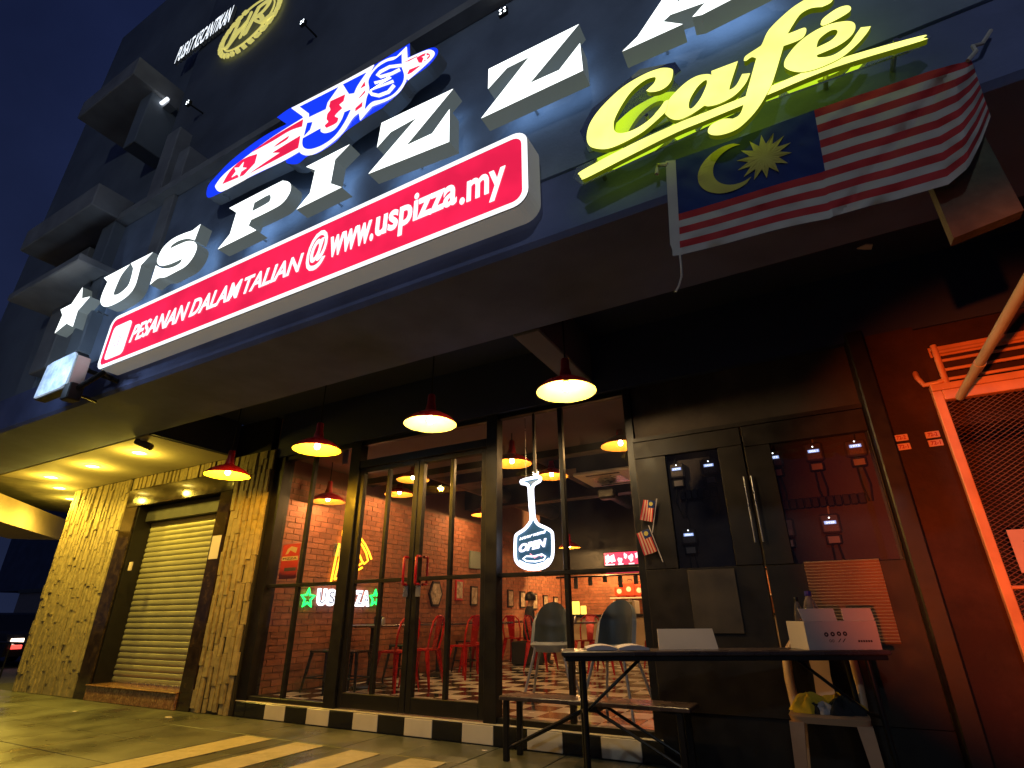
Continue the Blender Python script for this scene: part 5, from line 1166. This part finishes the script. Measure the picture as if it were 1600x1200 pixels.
def black_stool(label, group):
    t = thing('metal_stool', (0,0,0), label, 'stool', group)
    b = MB(); b.bbox((-.155,-.155,.44),(.155,.155,.465), .01); b.build('seat', m_blackmetal, t, local=True)
    for sx in (-1,1):
        for sy in (-1,1): b = MB(); b.tube([(sx*.13,sy*.13,.44),(sx*.19,sy*.19,0)], [.024,.014], 8); b.build('leg', m_blackmetal, t, True, local=True)
    b = MB(); b.tube([(sx*.168,sy*.168,.16) for sx, sy in ((-1,-1),(1,-1),(1,1),(-1,1))], .009, 6, closed=True); b.build('brace', m_blackmetal, t, local=True)
    return t
def cafe_table(label, group):
    t = thing('dining_table', (0,0,0), label, 'table', group)
    b = MB(); b.bbox((-.34,-.34,.72),(.34,.34,.75), .008); b.build('tabletop', m_table, t, local=True)
    b = MB(); b.lathe([(.05,.719),(.035,.69),(.035,.06),(.06,.05)], n=16); b.build('column', m_blackmetal, t, True, local=True)
    b = MB(); b.lathe([(.06,.05),(.22,.022),(.24,.012),(.24,0)], n=24); b.build('base', m_blackmetal, t, True, local=True)
    return t
tabs = [(-5.55,6.15,'first dining table along the brick wall, nearest the entrance glass'),(-5.6,7.75,'second dining table along the brick wall'),(-5.6,9.3,'third dining table along the brick wall behind the door post'),(-5.5,11.0,'farthest dining table along the brick wall, beside the seated person'),(-3.9,9.2,'dining table in the middle of the room behind the high chairs')]
T0 = None
for x, y, lab in tabs:
    t = cafe_table(lab, 'dining tables inside') if T0 is None else copy_tree(T0); T0 = T0 or t
    t.location = (x,y,FZ); t['label'] = lab
chs = [(-4.98,5.98,95,'nearest red metal chair behind the left door, shown side on'),(-4.95,6.5,80,'red metal chair right behind the nearest one'),(-5.0,7.6,100,'red metal chair at the second table seen through the right door'),(-5.3,8.45,10,'red metal chair with its back to the entrance at the second table'),(-5.62,8.95,85,'red metal chair at the third table left of the door post'),(-5.75,10.6,175,'red metal chair just right of the door post on the far side'),
       (-4.5,9.2,-90,'red metal chair on the left of the middle table'),(-3.35,9.2,90,'red metal chair on the right of the middle table'),(-3.9,9.85,0,'red metal chair on the kitchen side of the middle table'),(-2.75,10.4,20,'red metal chair close to the counter at the right edge of the glass')]
C0 = None
for x, y, r, lab in chs:
    t = red_chair(lab, 'red metal chairs inside') if C0 is None else copy_tree(C0); C0 = C0 or t
    t.location = (x,y,FZ); t.rotation_euler = (0,0,-math.radians(r)); t['label'] = lab
S0 = None
for x, y, lab in ((-5.75,5.55,'black metal stool nearest the glass, behind the first door post'),(-5.35,5.62,'second black metal stool beside the first one'),(-5.75,7.05,'black metal stool between the first and second dining tables'),(-5.6,8.6,'black metal stool between the second and third dining tables')):
    t = black_stool(lab, 'black metal stools inside') if S0 is None else copy_tree(S0); S0 = S0 or t
    t.location = (x,y,FZ); t.rotation_euler.z = random.uniform(-.3,.3); t['label'] = lab
# condiment holders on the tables
for (x, y), lab in (((-5.5,6.2),'small condiment jar and napkin holder on the first dining table'),((-5.55,7.8),'small condiment jar and napkin holder on the second dining table'),((-3.9,9.2),'small condiment jar and napkin holder on the middle table')):
    t = thing('condiment_set', (x,y,FZ+.75), lab, 'condiments')
    b = MB(); b.bbox((x-.06,y-.05,FZ+.7505),(x+.02,y+.05,FZ+.86), .006); b.build('napkin_box', m_blackmetal, t)
    b = MB(); b.lathe([(0,.7505),(.028,.7505),(.03,.80),(.02,.84),(0,.845)], c=(x+.07,y,FZ), n=16); b.build('jar', m_steel, t, True)
# high chairs
def high_chair(label, group):
    t = thing('high_chair', (0,0,0), label, 'high chair', group)
    b = MB(); n, k = 24, 9; vs = []
    for layer_, off in ((0,0),(1,.034)):
        for j in range(k+1):
            for i in range(n):
                a = 2*math.pi*i/n; t_ = j/k
                back = max(0, math.sin(a))**.5
                top = .57+.39*back; r = .135+.06*t_-off
                z = .50+off*.8+(top-.50)*t_**1.1
                vs.append((r*math.cos(a)*1.12, (r*math.sin(a))*(1.0)+.05*t_*back, z))
    fs = []
    M_ = n*(k+1)
    for L_ in (0,1):
        for j in range(k):
            for i in range(n):
                q = (L_*M_+j*n+i, L_*M_+j*n+(i+1)%n, L_*M_+(j+1)*n+(i+1)%n, L_*M_+(j+1)*n+i); fs.append(q if L_ == 0 else q[::-1])
    for i in range(n): fs.append((k*n+i, k*n+(i+1)%n, M_+k*n+(i+1)%n, M_+k*n+i))
    fs.append(tuple(range(n-1,-1,-1))); fs.append(tuple(M_+i for i in range(n)))
    b.add(vs, [f for f in fs if not all(i >= M_ for i in f)]); b.build('seat_shell', m_greypl, t, True, local=True)
    c = MB(); c.add(vs[M_:], [tuple(i-M_ for i in f) for f in fs if all(i >= M_ for i in f)]); c.build('seat_insert', mat('dark_grey_insert',(.06,.085,.09),.5,var=.06), t, True, local=True)
    for sx in (-1,1):
        for sy in (-1,1): b = MB(); b.tube([(sx*.135,sy*.10,.60),(sx*.15,sy*.12,.50),(sx*.27,sy*.25,0)], .014, 10); b.build('leg', m_whitem, t, True, local=True)
    return t
hc = aZ(860,1105,FZ)
h1 = high_chair('left grey high chair just inside the glass, behind the low bench', 'grey high chairs inside'); q = aY(860,985,5.65); h1.location = (q.x,5.65,FZ); h1.rotation_euler.z = math.radians(14)
h2 = copy_tree(h1); q = aY(958,985,5.35); h2.location = (q.x,5.35,FZ); h2.rotation_euler.z = math.radians(-10); h2['label'] = 'right grey high chair just inside the glass, behind the binder'
# seated person near the wall
def person():
    y = 10.2; x = aY(823,950,y).x
    t = thing('person', (x,y,FZ), 'person in dark clothing seated at the far table with the back turned', 'person')
    V = [(0,0,.50),(0,-.02,.66),(0,-.05,.84),(0,-.06,.95),(0,-.07,1.03),(0,-.09,1.12),(0,-.10,1.20),(-.10,0,.49),(-.14,-.38,.49),(-.14,-.42,.25),(-.14,-.40,.05),(-.14,-.50,.035),(.10,0,.49),(.14,-.38,.49),(.14,-.42,.25),(.14,-.40,.05),(.14,-.50,.035),(-.17,-.05,.94),(-.25,-.10,.72),(-.20,-.33,.66),(-.17,-.42,.68),(.17,-.05,.94),(.25,-.10,.72),(.20,-.33,.66),(.17,-.42,.68)]
    Ed = [(0,1),(1,2),(2,3),(3,4),(4,5),(5,6),(0,7),(7,8),(8,9),(9,10),(10,11),(0,12),(12,13),(13,14),(14,15),(15,16),(3,17),(17,18),(18,19),(19,20),(3,21),(21,22),(22,23),(23,24)]
    Rr = [.15,.145,.155,.12,.058,.085,.105,.10,.075,.055,.045,.035,.10,.075,.055,.045,.035,.065,.05,.038,.035,.065,.05,.038,.035]
    me = bpy.data.meshes.new('body'); me.from_pydata(V, Ed, []); o = bpy.data.objects.new('body', me); COL.objects.link(o)
    sk = o.modifiers.new('skin', 'SKIN'); sd = o.modifiers.new('sub', 'SUBSURF'); sd.levels = 1; sd.render_levels = 1
    for v, r in zip(me.skin_vertices[0].data, Rr): v.radius = (r, r*.8)
    me.skin_vertices[0].data[0].use_root = True
    dg_ = bpy.context.evaluated_depsgraph_get(); m2 = bpy.data.meshes.new_from_object(o.evaluated_get(dg_)); bpy.data.objects.remove(o)
    m2.materials.clear(); m2.materials.append(m_dark_cloth); m2.materials.append(m_skin)
    for p in m2.polygons:
        p.use_smooth = True
        if p.center.z > 1.03 or (p.center.y < -.34 and p.center.z > .6): p.material_index = 1
    link(bpy.data.objects.new('body', m2), t)
    b = MB(); n, k = 18, 8
    for j in range(k+1):
        for i in range(n):
            a = 2*math.pi*i/n; f = math.pi*.62*j/k; b.v.append((.108*math.sin(f)*math.cos(a), -.095+.115*math.sin(f)*math.sin(a)+.02, 1.175+.125*math.cos(f)))
    for j in range(k):
        for i in range(n): b.f.append((j*n+i,j*n+(i+1)%n,(j+1)*n+(i+1)%n,(j+1)*n+i)); b.m.append(0)
    b.build('hair', m_hair, t, True, local=True)
    for sx in (-1,1): b = MB(); b.lathe([(0,0),(.012,.0),(.0,.012)], c=(sx*.035,-.205,1.2), n=8); b.build('eye', m_ink, t, local=True)
    t.rotation_euler.z = math.radians(115)
    t2 = thing('seat_block', (x,y,FZ), 'dark upholstered bench end under the seated person', 'bench')
    b = MB(); b.bbox((x-.25,y-.2,FZ),(x+.25,y+.25,FZ+.40), .02); b.build('bench_seat', m_dark_cloth, t2)
person()
# air conditioner cassette
q = [aZ(x,y,2.86) for x, y in ((897,745),(990,732),(1000,752),(928,763))]
c = sum((Vector(v) for v in q), Vector())/4
ac = thing('ceiling_cassette', c, 'square ceiling air conditioner cassette lit pink inside behind the glass', 'air conditioner')
w = .42; b = MB(); b.bbox((c.x-w,c.y-w,c.z),(c.x+w,c.y+w,c.z+.05), .01); b.build('panel', m_whiteen, ac)
b = MB(); b.box((c.x-w*.55,c.y-w*.55,c.z-.006),(c.x+w*.55,c.y+w*.55,c.z-.0005)); b.build('grille', m_steel, ac)
for s in (-1,1):
    b = MB(); b.box((c.x-w*.6,c.y+s*w*.78-.03,c.z-.003),(c.x+w*.6,c.y+s*w*.78+.03,c.z-.0004)); b.build('slot', m_duct, ac)
b = MB(); b.box((c.x-w*.9,c.y-w*.9,c.z+.051),(c.x+w*.9,c.y+w*.9,3.62)); b.build('body', m_duct, ac)
sp_ = thing('ceiling_speaker', aY(950,772,8.0), 'small dark ceiling speaker inside behind the right pane', 'speaker')
p = aY(950,772,8.0); b = MB(); b.bbox((p.x-.14,7.9,p.z-.08),(p.x+.14,8.1,p.z+.08), .03); b.build('cabinet', m_black, sp_); b = MB(); b.tube([(p.x,8,p.z+.08),(p.x,8,3.62)], .012, 8); b.build('drop_rod', m_black, sp_)

# kitchen
KY = 11.85
mb_ = thing('menu_lightbox', aY(972,877,KY), 'pink lit menu board with white pictures over the kitchen counter', 'menu board')
q = [aY(x,y,KY) for x, y in ((942,863),(1030,855),(1035,882),(946,885))]
x0, x1, z0, z1 = q[0].x, q[1].x, q[3].z, q[0].z
b = MB(); b.bbox((x0,KY,z0),(x1,KY+.08,z1), .006); b.build('box', m_black, mb_)
b = MB(); b.quad((x0+.02,KY-.002,z0+.02),(x1-.02,KY-.002,z0+.02),(x1-.02,KY-.002,z1-.02),(x0+.02,KY-.002,z1-.02)); b.build('face', E_menu, mb_)
W_ = x1-x0; Hh = z1-z0
rnd = random.Random(3)
for u, v, ru, rv in ((.08,.5,.05,.3),(.17,.52,.05,.28),(.30,.35,.04,.22),(.40,.65,.03,.2),(.50,.5,.045,.25),(.60,.65,.03,.2),(.70,.52,.05,.25),(.82,.55,.05,.3),(.92,.5,.04,.25)):
    ph = [rnd.uniform(0,6.28) for _ in range(3)]
    put(curve_mesh([[Vector((x0+W_*u+W_*ru*math.cos(a)*(1+.25*math.sin(3*a+ph[0])), z0+Hh*v+Hh*rv*math.sin(a)*(1+.2*math.sin(4*a+ph[1])))) for a in [i*math.pi/12 for i in range(24)]]], .001), onY(KY-.004), 'picture', E_menuw, E_menuw, mb_)
for u0, u1 in ((.03,.2),(.26,.36),(.45,.55),(.65,.8)): b = MB(); b.quad((x0+W_*u0,KY-.004,z0+Hh*.06),(x0+W_*u1,KY-.004,z0+Hh*.06),(x0+W_*u1,KY-.004,z0+Hh*.15),(x0+W_*u0,KY-.004,z0+Hh*.15)); b.build('print_line', E_menuw, mb_)
m2_ = thing('menu_strip', aY(975,894,KY), 'narrow pink and white lit strip below the menu board', 'menu board')
q = [aY(x,y,KY) for x, y in ((946,890),(1033,887),(1034,896),(946,897))]; x0, x1, z0, z1 = q[0].x, q[1].x, q[3].z, q[0].z
b = MB(); b.bbox((x0,KY,z0),(x1,KY+.06,z1), .004); b.build('box', m_black, m2_)
b = MB(); b.quad((x0+.01,KY-.002,z0+.01),(x1-.01,KY-.002,z0+.01),(x1-.01,KY-.002,z1-.01),(x0+.01,KY-.002,z1-.01)); b.build('face', E_menu, m2_)
for u0, u1 in ((.02,.24),(.28,.52),(.70,.95)): b = MB(); b.quad((x0+W_*u0,KY-.004,z0+.03),(x0+W_*u1,KY-.004,z0+.03),(x0+W_*u1,KY-.004,z1-.02),(x0+W_*u0,KY-.004,z1-.02)); b.build('print', E_menuw, m2_)
ct = thing('kitchen_counter', (-3.2,11.7,FZ), 'pale kitchen counter with dark top at the back of the restaurant', 'counter')
b = MB(); b.box((-5.3,11.5,FZ),(.5,12.0,.98)); b.build('front_panel', m_beige, ct)
b = MB(); b.bbox((-5.4,11.4,.981),(.5,12.05,1.03), .006); b.build('counter_top', m_black, ct)
sh = thing('wall_shelf', aY(985,934,13.5), 'pale shelf on the kitchen wall holding red bags', 'shelf')
q0 = aY(955,934,13.5); b = MB(); b.bbox((q0.x,13.4,q0.z-.03),(.3,13.82,q0.z), .005); b.build('board', m_card, sh)
for k in range(3): b = MB(); b.box((q0.x+.4+k*1.0,13.6,q0.z-.2),(q0.x+.44+k*1.0,13.82,q0.z-.031)); b.build('bracket', m_steel, sh)
for i, (px, lab) in enumerate(((967,'leftmost red delivery bag on the kitchen shelf'),(982,'middle and largest red delivery bag on the kitchen shelf'),(998,'right red delivery bag on the kitchen shelf'),(1012,'fourth red delivery bag on the kitchen shelf, hidden mostly by the frame'))):
    p = aY(px,920,13.4); w, h = ((.13,.28),(.18,.36),(.14,.30),(.13,.28))[i]
    t = thing('delivery_bag', (p.x,13.5,q0.z), lab, 'bag', 'red delivery bags on the kitchen shelf')
    b = MB(); b.bbox((p.x-w,13.41,q0.z+.0005),(p.x+w,13.7,q0.z+h), .05); b.build('body', m_post, t, True)
    b = MB(); b.lathe([(0,0),(.06,0)], n=16); c = MB(); c.add([(p.x+v[0],13.408,q0.z+h*.5+v[1]) for v in b.v], b.f); c.build('emblem', m_paper, t)
    b = MB(); b.tube([(p.x-.06,13.55,q0.z+h-.005),(p.x-.04,13.55,q0.z+h+.05),(p.x+.04,13.55,q0.z+h+.05),(p.x+.06,13.55,q0.z+h-.005)], .01, 6); b.build('handle', m_black, t)
mw = thing('microwave', aY(978,958,11.7), 'pale microwave oven on the kitchen counter', 'microwave')
q0, q1 = aY(960,956,11.65), aY(992,938,11.65); b = MB(); b.bbox((q0.x,11.6,1.031),(q1.x,11.95,q1.z), .01); b.build('case', m_card, mw)
b = MB(); b.box((q0.x+.03,11.595,1.05),(q1.x-.05,11.5995,q1.z-.03)); b.build('window', mat('olive_glass',(.22,.20,.08),.2), mw)
for k, (px, py, w, h) in enumerate(((899,948,.09,.26),(912,951,.05,.17))):
    p = aY(px,956,11.6); t = thing('glowing_display', (p.x,11.6,1.03), ('tall','short')[k]+' glowing yellow display block at the left end of the counter', 'display')
    b = MB(); b.bbox((p.x-w,11.55,1.0305),(p.x+w,11.65,1.03+h), .01); b.build('panel', E_kit, t)
kx = thing('hanging_utensil_rail', (-3.6,12.3,1.9), 'dark rail with hanging utensils above the kitchen counter', 'rail')
b = MB(); b.tube([(-5.6,12.4,1.84),(.4,12.4,1.84)], .02, 8); b.build('rail', m_black, kx)
for k in range(10):
    x = -5.1+k*.36; b = MB(); b.bbox((x-.05,12.38,1.58+.06*(k%3)),(x+.05,12.42,1.82), .01); b.build('utensil', m_duct, kx)
for x, lab in ((-4.6,'left warm tube lamp over the kitchen'),(-2.6,'right warm tube lamp over the kitchen')):
    t = thing('kitchen_lamp', (x,12.9,2.6), lab, 'lamp', 'kitchen lamps'); b = MB(); b.tube([(x-.5,12.9,2.6),(x+.5,12.9,2.6)], .03, 10); b.build('tube', emat('kitchen_tube',(1,.62,.25),8), t, True)
    b = MB(); b.box((x-.5,12.86,2.632),(x+.5,12.94,3.62)); b.build('mount', m_duct, t)
    l = bpy.data.lights.new('kitchen_light', 'POINT'); l.energy = 340; l.color = (1,.56,.18); l.shadow_soft_size = .2; o = bpy.data.objects.new('kitchen_light', l); COL.objects.link(o); o.parent = t; o.location = (0,0,-.08)
